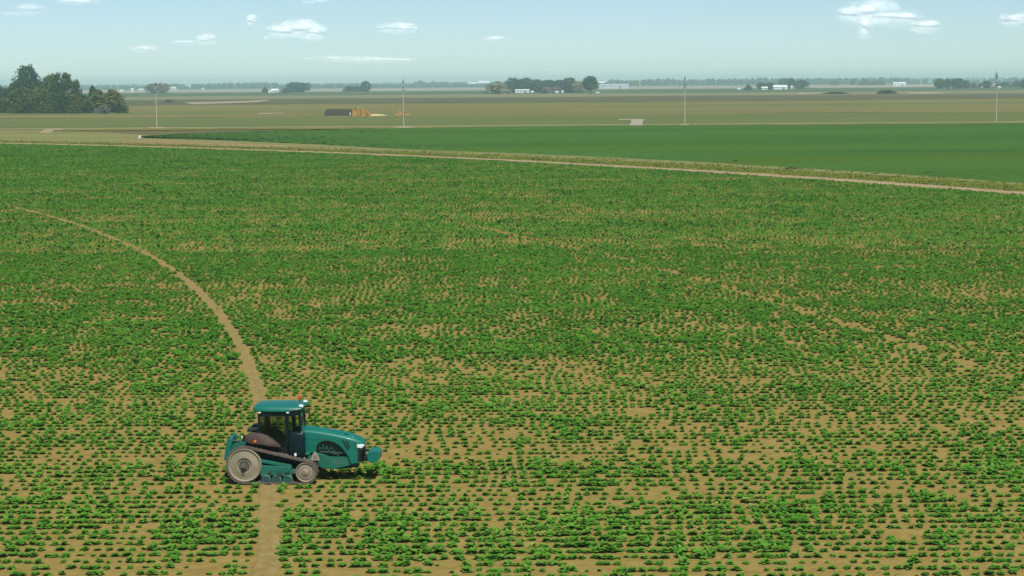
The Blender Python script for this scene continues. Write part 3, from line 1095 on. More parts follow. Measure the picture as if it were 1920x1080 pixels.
add_loft(bm, [roof_sec(0.28, .68, 2.96, 3.03, 3.04), roof_sec(0.33, .80, 2.93, 3.085, 3.095), roof_sec(0.48, .88, 2.89, 3.115, 3.125), roof_sec(1.0, .92, 2.87, 3.125, 3.14),
              roof_sec(1.6, .92, 2.87, 3.125, 3.14), roof_sec(1.95, .90, 2.90, 3.115, 3.13), roof_sec(2.24, .84, 2.96, 3.10, 3.11), roof_sec(2.33, .76, 3.0, 3.07, 3.08)])
roof = bm_done(bm, 'cab_roof', M['paint'], T, smooth=True, angle=50)
bm = bmesh.new()
add_lathe(bm, [(0.0, 0), (0.055, 0.0), (0.06, 0.02), (0.055, 0.10), (0.035, 0.14), (0.0, 0.15)], 16)
bmesh.ops.rotate(bm, verts=bm.verts[:], cent=(0, 0, 0), matrix=Matrix.Rotation(R(90), 3, 'X'))
bmesh.ops.translate(bm, verts=bm.verts[:], vec=(2.02, 0.35, 3.22))
be = bm_done(bm, 'beacon', M['red'], roof, smooth=True)
bm = bmesh.new()
add_cyl(bm, (2.02, 0.35, 3.09), (2.02, 0.35, 3.225), 0.018, n=8)
bm_done(bm, 'beacon_stem', M['black'], roof)
for x, y, sx in ((2.22, -.55, .16), (2.22, .55, .16)):
    bm = bmesh.new()
    add_box(bm, (x, y, 3.075), (0.17, 0.34, 0.09), (0, R(22), 0), 0.02)
    bm_done(bm, 'roof_light', M['lamp'], roof)
for x in (0.58, 1.72):
    bm = bmesh.new()
    add_box(bm, (x, -0.88, 2.865), (0.11, 0.08, 0.055), None, 0.015)
    bm_done(bm, 'work_light', M['lamp'], roof)

# cab contents
bm = bmesh.new()
add_box(bm, (0.98, 0, 1.86), (0.5, 0.52, 0.16), None, 0.05)
add_box(bm, (0.76, 0, 2.22), (0.18, 0.52, 0.66), (0, R(-8), 0), 0.06)
add_box(bm, (0.71, 0, 2.60), (0.12, 0.28, 0.20), None, 0.04)
add_box(bm, (0.98, 0, 1.66), (0.34, 0.34, 0.26), None, 0.02)
add_box(bm, (1.0, -0.34, 2.06), (0.46, 0.12, 0.07), None, 0.02)
add_box(bm, (1.0, 0.34, 2.06), (0.46, 0.12, 0.07), None, 0.02)
bm_done(bm, 'driver_seat', M['seat'], T)
bm = bmesh.new()
add_cyl(bm, (1.86, 0, 1.54), (1.62, 0, 2.02), 0.07, n=12)
add_box(bm, (1.9, 0, 1.75), (0.24, 0.4, 0.42), (0, R(-15), 0), 0.05)
bm_done(bm, 'steering_column', M['interior'], T)
bm = bmesh.new()
prev = None
for k in range(21):
    a = 2 * math.pi * k / 20
    c = Vector((1.56, 0, 2.08)) + Vector((math.cos(a) * .21 * .75, math.sin(a) * .21, math.cos(a) * .21 * .66))
    if prev: add_cyl(bm, prev, c, 0.018, n=6)
    prev = c
add_cyl(bm, (1.56, -.2, 2.08), (1.56, .2, 2.08), 0.014, n=6)
bm_done(bm, 'steering_wheel', M['black'], T)
bm = bmesh.new()
add_box(bm, (1.22, -0.50, 1.84), (0.85, 0.24, 0.26), (0, R(8), 0), 0.05)
add_box(bm, (1.60, -0.52, 2.24), (0.06, 0.22, 0.28), (0, R(-15), R(20)), 0.02)
add_cyl(bm, (1.56, -0.52, 1.95), (1.60, -0.52, 2.14), 0.02, n=6)
bm_done(bm, 'console', M['interior'], T)

# rear fenders: dusty curved shells with an amber lamp
FEN = [(0.02, 1.70), (0.00, 1.90), (0.10, 2.02), (0.35, 2.06), (0.62, 2.03), (0.88, 1.94), (1.12, 1.78), (1.32, 1.60), (1.42, 1.50), (1.30, 1.475), (1.0, 1.53), (0.7, 1.62), (0.4, 1.68), (0.15, 1.68)]
for s in (-1, 1):
    bm = bmesh.new()
    add_prism(bm, FEN, s * .80, s * 1.13, 0.05)
    fe = bm_done(bm, 'rear_fender', M['fender'], T, smooth=True, angle=50)
    bm = bmesh.new()
    add_lathe(bm, [(0.0, s * .035), (0.05, s * .03), (0.065, s * 0.0), (0.065, s * -.02)], 16, (0.42, s * 1.13, 1.735))
    bm_done(bm, 'marker_light', M['amber'], fe, smooth=True)
    bm = bmesh.new()
    add_box(bm, (-0.04, s * .93, 1.86), (0.10, 0.22, 0.20), None, 0.03)
    bm_done(bm, 'tail_light_housing', M['black'], fe)
    bm = bmesh.new()
    add_box(bm, (-0.16, s * .80, 1.84), (0.06, 0.10, 0.08), None, 0.02)
    bm_done(bm, 'rear_work_light', M['lamp'], T)
    # dark inner wall under the fender down to the track
    bm = bmesh.new()
    add_prism(bm, [(-0.05, 1.45), (0.0, 1.72), (1.2, 1.56), (2.2, 1.54), (2.2, 1.02), (1.4, 1.12), (0.6, 1.40)], s * .62, s * .80, 0.02)
    bm_done(bm, 'fender_liner', M['black'], T)
bm = bmesh.new()
add_box(bm, (0.28, -0.5, 2.13), (0.5, 0.5, 0.10), (0, R(-8), 0), 0.03)
add_box(bm, (0.28, 0.5, 2.13), (0.5, 0.5, 0.10), (0, R(-8), 0), 0.03)
bm_done(bm, 'rear_deck', M['black'], T)

# right-hand side: exhaust along the front pillar, dark side tank, steps
bm = bmesh.new()
add_cyl(bm, (2.26, -0.60, 1.95), (2.24, -0.60, 2.86), 0.055, n=14)
add_cyl(bm, (2.26, -0.60, 1.95), (2.255, -0.60, 2.45), 0.085, n=16)
add_cyl(bm, (2.24, -0.60, 2.86), (2.30, -0.62, 2.96), 0.05, n=12)
bm_done(bm, 'exhaust_stack', M['paint_dusty'], T, smooth=True)
bm = bmesh.new()
for x, hw in ((1.78, .13), (2.06, .15), (2.28, .12)):
    pass
add_prism(bm, [(1.74, 1.12), (1.74, 1.99), (1.84, 2.05), (2.30, 2.05), (2.38, 1.97), (2.40, 1.12), (2.28, 1.04), (1.84, 1.04)], -0.98, -0.62, 0.06)
st = bm_done(bm, 'side_tank', M['navy'], T, smooth=True, angle=50)
bm = bmesh.new()
add_prism(bm, [(1.74, 1.12), (1.74, 1.99), (1.84, 2.05), (2.30, 2.05), (2.38, 1.97), (2.40, 1.12), (2.28, 1.04), (1.84, 1.04)], 0.62, 0.98, 0.06)
bm_done(bm, 'side_tank', M['navy'], T, smooth=True, angle=50)
bm = bmesh.new()
add_cyl(bm, (2.28, -0.86, 2.05), (2.28, -0.86, 2.10), 0.06, n=14)
bm_done(bm, 'tank_cap', M['chrome'], st)
bm = bmesh.new()
add_box(bm, (2.02, -0.99, 1.18), (0.09, 0.03, 0.12), None, 0.01)
bm_done(bm, 'reflector', M['lamp'], st)
bm = bmesh.new()
add_box(bm, (2.40, -0.62, 1.17), (0.34, 0.5, 0.05), None, 0.01)
add_box(bm, (2.42, -0.60, 0.98), (0.06, 0.06, 0.36), None, 0.01)
add_box(bm, (2.30, -0.84, 1.0), (0.06, 0.04, 0.32), None, 0.01)
add_box(bm, (2.56, -0.84, 0.86), (0.10, 0.05, 0.50), None, 0.01)
bm_done(bm, 'step_bracket', M['paint_dusty'], T)
bm = bmesh.new()
add_box(bm, (2.36, -0.90, 0.99), (0.07, 0.05, 0.15), None, 0.015)
bm_done(bm, 'side_marker', M['sign_pale'], T)
# slow-vehicle triangle: pale border, faded red centre, clipped corners
bm = bmesh.new()
tri = lambda s, cx=2.80, cz=1.10: [(cx - .19 * s, cz - .12 * s), (cx - .16 * s, cz - .17 * s), (cx + .16 * s, cz - .17 * s), (cx + .19 * s, cz - .12 * s), (cx + .05 * s, cz + .17 * s), (cx - .05 * s, cz + .17 * s)]
add_prism(bm, tri(1.0), -0.90, -0.885)
tg_ = tag(bm_done(bm, 'warning_triangle', M['sign_pale'], T), 'pale warning triangle with faded red centre')
bm = bmesh.new()
add_prism(bm, tri(0.42, 2.80, 1.07), -0.906, -0.901)
bm_done(bm, 'triangle_centre', M['sign_red'], tg_)
# mirrors
for s in (-1, 1):
    bm = bmesh.new()
    add_box(bm, (2.30, s * .98, 2.55), (0.06, 0.20, 0.34), (0, 0, R(10) * s), 0.02)
    add_cyl(bm, (2.15, s * .70, 2.80), (2.29, s * .98, 2.70), 0.015, n=6)
    bm_done(bm, 'mirror', M['black'], T)

# rear hitch: lower links, top link and a teal quick-hitch frame
bm = bmesh.new()
for s in (-1, 1):
    add_prism(bm, [(-0.95, 0.86), (-0.90, 1.35), (-0.80, 1.74), (-0.66, 1.78), (-0.58, 1.66), (-0.70, 1.35), (-0.62, 1.10), (-0.76, 0.86)], s * .52 - .07, s * .52 + .07, 0.02)
add_box(bm, (-0.74, 0, 1.62), (0.12, 1.0, 0.18), None, 0.02)
qh = bm_done(bm, 'quick_hitch', M['paint'], T)
for s in (-1, 1):
    bm = bmesh.new()
    add_prism(bm, [(-0.85, 0.84), (-0.85, 0.98), (0.25, 0.80), (0.25, 0.66)], s * .48 - .04, s * .48 + .04, 0.01)
    add_prism(bm, [(-0.72, 1.14), (-0.70, 1.46), (0.05, 1.66), (0.20, 1.60), (0.16, 1.30), (-0.3, 1.16)], s * .44 - .05, s * .44 + .05, 0.015)
    add_cyl(bm, (-0.12, s * .48, 0.85), (0.02, s * .46, 1.5), 0.035, n=8)
    bm_done(bm, 'lift_arm', M['paint_dusty'], T)
bm = bmesh.new()
add_cyl(bm, (-0.72, 0, 1.58), (0.22, 0, 1.42), 0.045, n=10)
bm_done(bm, 'top_link', M['black'], T)
bm = bmesh.new()
for k in range(4):
    y = -.3 + k * .1
    pts = [Vector((0.05, y, 1.55)), Vector((-0.1, y, 1.78)), Vector((-0.22, y, 1.72)), Vector((-0.25, y, 1.5))]
    for a, b in zip(pts, pts[1:]): add_cyl(bm, a, b, 0.02, n=6)
bm_done(bm, 'hydraulic_hose', M['black'], T)


# ------------------------------------------------------------------ trees
def crown_env(kind, z):
    """Radius (0..0.5) of the crown at relative height z (0..1)."""
    if kind == 'cone':
        z0 = 0.06
        return 0.0 if z < z0 else 0.5 * (1 - (z - z0) / (1 - z0)) ** 0.85 * min(1, (z - z0) / 0.08 + .4)
    if kind == 'column':
        z0 = 0.05
        return 0.0 if z < z0 else 0.5 * min(1, (z - z0) / .15) ** .5 * max(0, 1 - ((z - z0) / (1 - z0)) ** 2.2) ** .6
    if kind == 'bush':
        return 0.5 * max(0, 1 - z ** 2.1) ** .55
    if kind == 'lollipop':
        c, h = 0.62, 0.38
        return 0.5 * max(0, 1 - ((z - c) / h) ** 2) ** .5
    # broad tree with foliage nearly to the ground
    c, h = 0.52, 0.50
    return 0.5 * max(0, 1 - abs((z - c) / h) ** 2.4) ** .5


def crown_mesh(kind, seed, nclump=64, per=20, leaf=0.035, lump=0.11):
    r = np.random.default_rng(seed)
    V, Q, Tn = [], [], []
    lobes = r.uniform(0, 6.28, 3)
    k = 0
    while k < nclump:
        z = r.uniform(0.02, 0.98)
        e = crown_env(kind, z)
        if e <= 0.01 or r.random() > (e / 0.5) ** 0.6 + .15: continue
        a = r.uniform(0, 6.283)
        lob = 1 + 0.16 * math.sin(2 * a + lobes[0] + 3 * z) + 0.12 * math.sin(5 * a + lobes[1] + 9 * z)
        rad = max(0.0, e * lob - lump * 0.6) * r.random() ** 0.33
        c = np.array([rad * math.cos(a), rad * math.sin(a), z * (0.98 - lump * .5) + (r.normal(0, .012))])
        cs = lump * r.uniform(.6, 1.25) * (0.55 + 0.9 * min(1, e / .4))
        tc = np.clip(r.normal(.5, .22), 0, 1)
        for _ in range(per):
            d = r.normal(0, 1, 3); d /= np.linalg.norm(d)
            p = c + d * cs * r.random() ** .4 * np.array([1, 1, .75])
            if p[2] < 0.0: p[2] = abs(p[2]) * .5
            n = d * .7 + np.array([0, 0, .55]) + r.normal(0, .35, 3); n /= np.linalg.norm(n)
            u = np.cross(n, r.normal(0, 1, 3)); u /= np.linalg.norm(u)
            w = np.cross(n, u)
            s = leaf * r.uniform(.6, 1.35)
            b = len(V)
            V += [p - u * s * .8, p - w * s * .55, p + u * s, p + w * s * .6]
            Q.append((b, b + 1, b + 2, b + 3))
            t = np.clip(tc + r.normal(0, .12), 0, 1)
            Tn += [t] * 4
        k += 1
    return mesh_np('crown', np.array(V), np.array(Q), np.array(Tn))


def trunk_mesh(kind, seed):
    r = random.Random(seed)
    bm = bmesh.new()
    top = 0.85 if kind in ('cone', 'column') else 0.6
    add_cyl(bm, (0, 0, -0.01), (r.uniform(-.02, .02), r.uniform(-.02, .02), top), 0.030, 0.008, n=8)
    if kind not in ('cone', 'column'):
        for k in range(6):
            a = r.uniform(0, 6.28); z = r.uniform(.18, .5); l = r.uniform(.16, .30)
            add_cyl(bm, (0, 0, z), (math.cos(a) * l, math.sin(a) * l, z + l * .9), 0.013, 0.004, n=6)
    me = bpy.data.meshes.new('trunk')
    bm.to_mesh(me); bm.free()
    return me


TPL = {}
for kd, seeds, kw in (('broad', (1, 2, 3), dict(nclump=150, leaf=.042)), ('lollipop', (4, 5), dict(nclump=110, lump=.12, leaf=.042)), ('cone', (6, 7), dict(nclump=150, lump=.075, leaf=.045)),
                      ('column', (8,), dict(nclump=130, lump=.08, leaf=.045)), ('bush', (9, 10, 11), dict(nclump=110, lump=.13, leaf=.05))):
    TPL[kd] = [(crown_mesh(kd, s, **kw), trunk_mesh(kd, s)) for s in seeds]
LM = {
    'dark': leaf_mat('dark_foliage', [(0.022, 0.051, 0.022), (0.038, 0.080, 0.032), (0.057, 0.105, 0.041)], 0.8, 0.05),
    'bluegreen': leaf_mat('bluish_foliage', [(0.021, 0.057, 0.038), (0.035, 0.083, 0.051), (0.054, 0.107, 0.063)], 0.8, 0.05),
    'olive': leaf_mat('olive_foliage', [(0.057, 0.086, 0.025), (0.089, 0.124, 0.035), (0.124, 0.159, 0.047)], 0.8, 0.05),
    'ochre': leaf_mat('ochre_foliage', [(0.085, 0.100, 0.030), (0.125, 0.132, 0.036), (0.170, 0.160, 0.045)], 0.8, 0.05),
    'grey': leaf_mat('silver_foliage', [(0.106, 0.145, 0.120), (0.165, 0.204, 0.170), (0.214, 0.253, 0.214)], 0.8, 0.05),
    'tan': leaf_mat('tan_foliage', [(0.165, 0.174, 0.098), (0.281, 0.271, 0.165), (0.388, 0.359, 0.232)], 0.8, 0.05),
    'pink': leaf_mat('brownish_foliage', [(0.174, 0.145, 0.098), (0.261, 0.204, 0.145), (0.330, 0.261, 0.194)], 0.8, 0.05),
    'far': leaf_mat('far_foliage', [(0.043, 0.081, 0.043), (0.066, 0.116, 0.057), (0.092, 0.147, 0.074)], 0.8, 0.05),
}
M['bark'] = mat('bark', (0.10, 0.075, 0.05), 0.9, var=0.25, scale=4)
_used = set()
_rt = random.Random(12)


def tree(name, kind, px, top, wpx, base, leaf, label, group=None, cat='tree', var=None):
    p = at(px, base, -0.25)
    Y = p.y
    h = (base - top) * Y / F
    w = wpx * Y / F * 1.22
    o = empty(name, p, _rt.uniform(0, 6.28))
    tag(o, label, cat, group)
    cm, tm = TPL[kind][_rt.randrange(len(TPL[kind])) if var is None else var]
    for nm, me, m, sc in (('trunk', tm, M['bark'], (max(w, h * .4),) * 2 + (h,)), ('crown', cm, LM[leaf], (w, w, h))):
        if nm == 'trunk' and kind == 'bush' and h < 4: continue
        if len(me.materials) == 0: me.materials.append(m)
        c = bpy.data.objects.new(nm, me)
        c.scale = sc
        COL.objects.link(c)
        c.parent = o
        c.material_slots[0].link = 'OBJECT'
        c.material_slots[0].material = m
    return o


G1 = 'trees of the grove at the left edge'
for a in (
    ('conifer_tree', 'cone', -2, 150, 30, 209, 'dark', 'dark pointed conifer cut by the left picture edge'),
    ('conifer_tree', 'cone', 21, 155, 30, 208, 'dark', 'short pointed dark conifer beside the tallest tree of the left grove'),
    ('broadleaf_tree', 'broad', 54, 120, 48, 206, 'bluegreen', 'tallest blue-green tree of the left grove with sky gaps in its crown'),
    ('broadleaf_tree', 'broad', 96, 137, 36, 206, 'olive', 'broad grey-green tree just right of the tallest tree in the left grove'),
    ('broadleaf_tree', 'broad', 120, 134, 40, 207, 'dark', 'second-tallest dark tree of the left grove with a ragged flat top'),
    ('columnar_tree', 'column', 145, 145, 18, 208, 'dark', 'slim dark pointed tree at the right side of the tall left grove'),
    ('broadleaf_tree', 'broad', 40, 163, 44, 210, 'olive', 'olive rounded tree in front of the tallest tree of the left grove'),
    ('broadleaf_tree', 'broad', 76, 160, 40, 210, 'olive', 'wide olive tree low in the middle front of the left grove'),
    ('broadleaf_tree', 'broad', 108, 172, 36, 211, 'dark', 'dark green low tree in front of the ragged flat-topped tree'),
    ('broadleaf_tree', 'broad', 134, 176, 34, 210, 'olive', 'olive low tree below the slim pointed tree of the left grove'),
    ('conifer_tree', 'column', 175, 157, 18, 208, 'dark', 'small dark conifer rising behind the rounded olive bush'),
    ('broadleaf_tree', 'broad', 34, 152, 30, 207, 'dark', 'dark tree filling in between the short conifer and the tallest tree'),
    ('broadleaf_tree', 'broad', 75, 150, 34, 206, 'dark', 'dark tree filling the dip right of the tallest tree'),
    ('broadleaf_tree', 'broad', 8, 163, 30, 208, 'dark', 'dark rounded tree between the cut conifer and the short conifer'),
    ('broadleaf_tree', 'broad', 155, 176, 24, 208, 'dark', 'small dark tree filling the gap between grove and ochre tree'),
    ('large_bush', 'bush', 184, 166, 42, 210, 'olive', 'rounded olive bush tree left of the ochre one'),
    ('large_bush', 'bush', 211, 165, 44, 211, 'ochre', 'rounded ochre-tinged bush tree at the right end of the left grove'),
    ('large_bush', 'bush', 4, 182, 32, 211, 'olive', 'low olive bush at the very left edge below the cut conifer'),
    ('large_bush', 'bush', 14, 188, 30, 212, 'dark', 'dark low bush under the short conifer of the left grove'),
): tree(*a, group=G1)
for i, a in enumerate((
    (30, 193, 26, 213, 'olive', 'low olive shrub at the grove edge below the short conifer'),
    (56, 191, 30, 213, 'dark', 'low dark shrub at the grove edge below the tallest tree'),
    (86, 193, 28, 213, 'olive', 'low olive shrub at the grove edge between two dark shrubs'),
    (112, 190, 30, 213, 'dark', 'low dark shrub at the grove edge below the flat-topped tree'),
    (138, 193, 26, 213, 'olive', 'low olive shrub at the grove edge below the slim pointed tree'),
    (162, 195, 26, 212.5, 'dark', 'low dark shrub at the grove edge left of the olive bush tree'),
    (192, 197, 26, 213, 'grey', 'low silvery grey shrub in front of the olive bush tree'),
    (222, 193, 34, 212, 'dark', 'low dark spreading shrub at the right tip of the left grove'),
)): tree('shrub', 'bush', a[0], a[1], a[2], a[3], a[4], a[5], 'shrubs along the front of the left grove', 'shrub')

G2 = 'trees of the farmstead at the centre of the horizon'
for a in (
    ('broadleaf_tree', 'broad', 962, 145, 30, 174, 'bluegreen', 'dark tree at the left of the central dark tree mass, above the white trailer'),
    ('broadleaf_tree', 'broad', 985, 145, 32, 173, 'bluegreen', 'dark tree second from left in the central dark tree mass'),
    ('broadleaf_tree', 'broad', 1008, 148, 28, 173, 'bluegreen', 'dark tree in the middle of the central dark tree mass'),
    ('broadleaf_tree', 'broad', 1028, 149, 28, 173, 'bluegreen', 'dark lower tree behind the brownish shrubs of the central farmstead'),
    ('broadleaf_tree', 'broad', 1047, 149, 26, 173, 'dark', 'dark tree left of the domed tree in the central farmstead'),
    ('broadleaf_tree', 'broad', 1067, 145, 30, 174, 'dark', 'domed dark tree second from the right end of the central farmstead'),
    ('broadleaf_tree', 'broad', 1086, 152, 22, 175, 'tan', 'pale brownish tree beside the round tree of the central farmstead'),
    ('round_tree', 'lollipop', 1107, 141, 30, 176, 'dark', 'round lollipop tree at the right end of the central farmstead'),
    ('large_bush', 'bush', 934, 151, 38, 176, 'tan', 'tan willow-like bush at the left end of the central farmstead'),
    ('large_bush', 'bush', 917, 156, 14, 175, 'grey', 'small grey bush left of the tan willow-like bush'),
    ('large_bush', 'bush', 1024, 162, 18, 174, 'pink', 'brownish shrub right of the small dark bush in the central farmstead'),
    ('large_bush', 'bush', 1044, 161, 22, 174, 'pink', 'brownish shrub below the domed tree in the central farmstead'),
    ('shrub', 'bush', 1021, 168, 10, 175.5, 'dark', 'tiny dark bush right of the white trailer at the central farmstead'),
): tree(*a, group=G2)

G3 = 'trees scattered along the far fields'
for a in (
    ('broadleaf_tree', 'broad', 288, 156, 24, 175, 'dark', 'left half of the round dark grove behind the first utility pole'),
    ('broadleaf_tree', 'broad', 304, 155, 26, 175, 'pink', 'right brownish half of the round grove behind the first utility pole'),
    ('conifer_tree', 'cone', 497, 162, 14, 174, 'dark', 'small dark pointed tree left of the white farmhouse'),
    ('broadleaf_tree', 'broad', 537, 165, 20, 174.5, 'dark', 'low dark tree right of the white farmhouse'),
    ('broadleaf_tree', 'broad', 553, 153, 26, 173, 'bluegreen', 'large dark tree above the white farmhouse group at left centre'),
    ('broadleaf_tree', 'broad', 567, 154, 18, 173, 'bluegreen', 'smaller dark tree leaning on the large dark one at left centre'),
    ('broadleaf_tree', 'broad', 577, 154, 12, 170, 'far', 'hazy small tree just right of the large dark tree at left centre'),
    ('broadleaf_tree', 'bush', 655, 160, 22, 171.5, 'dark', 'low dark tree at the left of the row ending in a tall dark tree'),
    ('broadleaf_tree', 'bush', 671, 161, 20, 171.5, 'dark', 'low dark tree next to the tall dark tree left of the second pole'),
    ('broadleaf_tree', 'column', 686, 150.5, 20, 172, 'bluegreen', 'tall dark upright tree standing alone left of the second pole'),
    ('conifer_tree', 'cone', 1403, 157, 18, 169, 'dark', 'small pointed tree left of the white shed in the right-hand farm'),
    ('broadleaf_tree', 'broad', 1427, 154, 16, 168, 'dark', 'dark tree left of the small white shed in the right-hand farm'),
    ('broadleaf_tree', 'broad', 1444, 154, 16, 168, 'dark', 'dark tree between the two white barns of the right-hand farm'),
    ('broadleaf_tree', 'broad', 1472, 146, 24, 164, 'far', 'hazy tree behind the long white barn of the right-hand farm'),
    ('broadleaf_tree', 'broad', 1484, 146, 14, 166, 'dark', 'dark narrow tree at the right end of the long white barn'),
    ('broadleaf_tree', 'broad', 1502, 150, 24, 166.5, 'dark', 'dark blocky tree at the right end of the right-hand farm'),
    ('broadleaf_tree', 'broad', 1535, 146, 22, 158, 'far', 'hazy tree clump on the horizon right of the right-hand farm'),
    ('broadleaf_tree', 'bush', 1565, 151, 18, 160, 'far', 'small hazy round tree midway along the right horizon'),
    ('columnar_tree', 'column', 1599, 147, 9, 160, 'far', 'thin hazy upright tree left of the long white shed'),
    ('broadleaf_tree', 'bush', 1622, 149, 26, 160, 'far', 'hazy low tree left of the long white shed'),
    ('broadleaf_tree', 'bush', 1645, 150, 24, 160, 'far', 'hazy low tree nearest the left end of the long white shed'),
    ('broadleaf_tree', 'broad', 1762, 147, 20, 166, 'dark', 'left tree of the dark right-hand clump below the steeple'),
    ('broadleaf_tree', 'broad', 1780, 147, 22, 166, 'dark', 'middle tree of the dark right-hand clump left of the steeple'),
    ('broadleaf_tree', 'broad', 1797, 146, 22, 166, 'dark', 'right tallest tree of the dark right-hand clump left of the steeple'),
    ('broadleaf_tree', 'broad', 1812, 150, 12, 166, 'dark', 'slender dark tree standing free right of the dark right-hand clump'),
    ('broadleaf_tree', 'broad', 1826, 155, 10, 165, 'far', 'small hazy tree between the slender tree and the round tree near the steeple'),
    ('broadleaf_tree', 'broad', 1837, 156, 8, 165, 'far', 'smallest hazy tree just left of the round tree near the steeple'),
    ('broadleaf_tree', 'broad', 1850, 151, 16, 165.5, 'dark', 'round dark tree nearest the left of the steeple'),
    ('broadleaf_tree', 'bush', 1884, 153, 30, 163, 'far', 'hazy low tree right of the steeple'),
    ('broadleaf_tree', 'bush', 1906, 151, 24, 163, 'far', 'hazy low tree near the right edge of the picture'),
    ('broadleaf_tree', 'broad', 1922, 148, 18, 166, 'dark', 'dark tree cut by the right picture edge on the horizon'),
    ('shrub', 'bush', 1567, 172, 50, 176.5, 'dark', 'low dark brush patch in the field below the right-hand farm'),
    ('shrub', 'bush', 1664, 168.5, 36, 176, 'dark', 'low dark brush patch in the field below the long white shed'),
): tree(*a, group=G3)
for a in ((1362, 310.5, 16, 313.6, 'far dark weed patch on the verge, left of two others'), (1482, 313.0, 26, 318.6, 'largest dark weed patch on the green verge beside the dirt path'), (1563, 318.6, 20, 322.2, 'dark weed patch on the verge right of the largest one'),
          (1700, 329.5, 18, 332.6, 'dark weed patch on the verge near the right picture edge'), (1845, 341, 20, 344.6, 'dark weed patch farthest right on the verge beside the dirt path')):
    tree('weed_patch', 'bush', a[0], a[1], a[2], a[3], 'olive', a[4], 'weed patches on the verge', 'weeds')
tree('brush_heap', 'bush', 318, 185.5, 26, 192, 'pink', 'low grey-brown brush heap lying in the field behind the first pole', None, 'brush heap')


# ------------------------------------------------------------------ hazy woods on the horizon
def treeline(Y, prof, label, seed, h_extra=14.0):
    """A wood running across the view at distance Y; prof gives its skyline in picture rows."""
    r = np.random.default_rng(seed)
    px = np.array([p[0] for p in prof], float); tp = np.array([p[1] for p in prof], float)
    V, Q, Tn = [], [], []
    X = -7800.0
    while X < 7800:
        c = 960 + X * F / Y
        base = hz(c) + H * F / Y
        if -150 < c < 2070:
            top = np.interp(c, px, tp)
        else:
            top = hz(c) - 2 + 2 * math.sin(X * .004)
        h = (base - top) * Y / F
        if h > 3:
            h *= r.uniform(.86, 1.03)
            w = r.uniform(11, 20)
            y0 = Y + r.uniform(-60, 60)
            n = 56
            d = r.normal(0, 1, (n, 3)); d /= np.linalg.norm(d, axis=1)[:, None]
            P = d * r.random((n, 1)) ** .3 * np.array([w * .6, w * .6, h * .5]) + np.array([X, y0, h * .5])
            nn = d * .8 + np.array([0, 0, .5]) + r.normal(0, .3, (n, 3)); nn /= np.linalg.norm(nn, axis=1)[:, None]
            u = np.cross(nn, r.normal(0, 1, (n, 3))); u /= np.linalg.norm(u, axis=1)[:, None]
            w_ = np.cross(nn, u)
            s = r.uniform(2.4, 5.0, (n, 1))
            b = len(V) * 1
            for k in range(n):
                b = len(V)
                V += [P[k] - u[k] * s[k], P[k] - w_[k] * s[k] * .7, P[k] + u[k] * s[k], P[k] + w_[k] * s[k] * .7]
                Q.append((b, b + 1, b + 2, b + 3))
            Tn += list(np.repeat(np.clip(r.normal(.5, .2) + r.normal(0, .1, n), 0, 1), 4))
        X += r.uniform(7, 12)
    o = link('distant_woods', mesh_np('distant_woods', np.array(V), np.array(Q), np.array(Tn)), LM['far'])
    tag(o, label, 'woods', kind='stuff')


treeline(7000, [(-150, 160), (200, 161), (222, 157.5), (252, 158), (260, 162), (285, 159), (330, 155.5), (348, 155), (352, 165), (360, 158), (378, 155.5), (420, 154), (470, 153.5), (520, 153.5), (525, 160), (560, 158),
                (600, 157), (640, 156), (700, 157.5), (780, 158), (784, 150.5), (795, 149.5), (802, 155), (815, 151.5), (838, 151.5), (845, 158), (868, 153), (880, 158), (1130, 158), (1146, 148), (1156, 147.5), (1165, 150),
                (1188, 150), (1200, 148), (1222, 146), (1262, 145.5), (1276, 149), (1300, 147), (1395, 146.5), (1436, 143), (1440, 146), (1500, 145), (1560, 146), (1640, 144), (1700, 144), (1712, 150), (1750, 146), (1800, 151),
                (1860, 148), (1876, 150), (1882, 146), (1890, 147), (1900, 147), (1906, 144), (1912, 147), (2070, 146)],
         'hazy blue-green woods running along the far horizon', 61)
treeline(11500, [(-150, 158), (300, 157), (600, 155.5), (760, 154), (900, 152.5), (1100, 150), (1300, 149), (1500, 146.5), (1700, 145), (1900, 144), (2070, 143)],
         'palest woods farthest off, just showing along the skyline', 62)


# ------------------------------------------------------------------ farm buildings
M['white'] = mat('white_siding', (0.74, 0.75, 0.73), 0.6, var=0.05, scale=1.0)
M['white_roof'] = mat('white_metal_roof', (0.78, 0.80, 0.80), 0.45, var=0.04, scale=1.0)
M['grey_roof'] = mat('grey_metal_roof', (0.30, 0.33, 0.36), 0.5, var=0.1, scale=1.0)
M['steel'] = mat('pale_steel', (0.52, 0.58, 0.62), 0.45, var=0.06, scale=1.0)
M['dark_wall'] = mat('dark_wall', (0.11, 0.12, 0.14), 0.6, var=0.1, scale=1.0)
M['door'] = mat('door_paint', (0.20, 0.22, 0.23), 0.5, var=0.1)


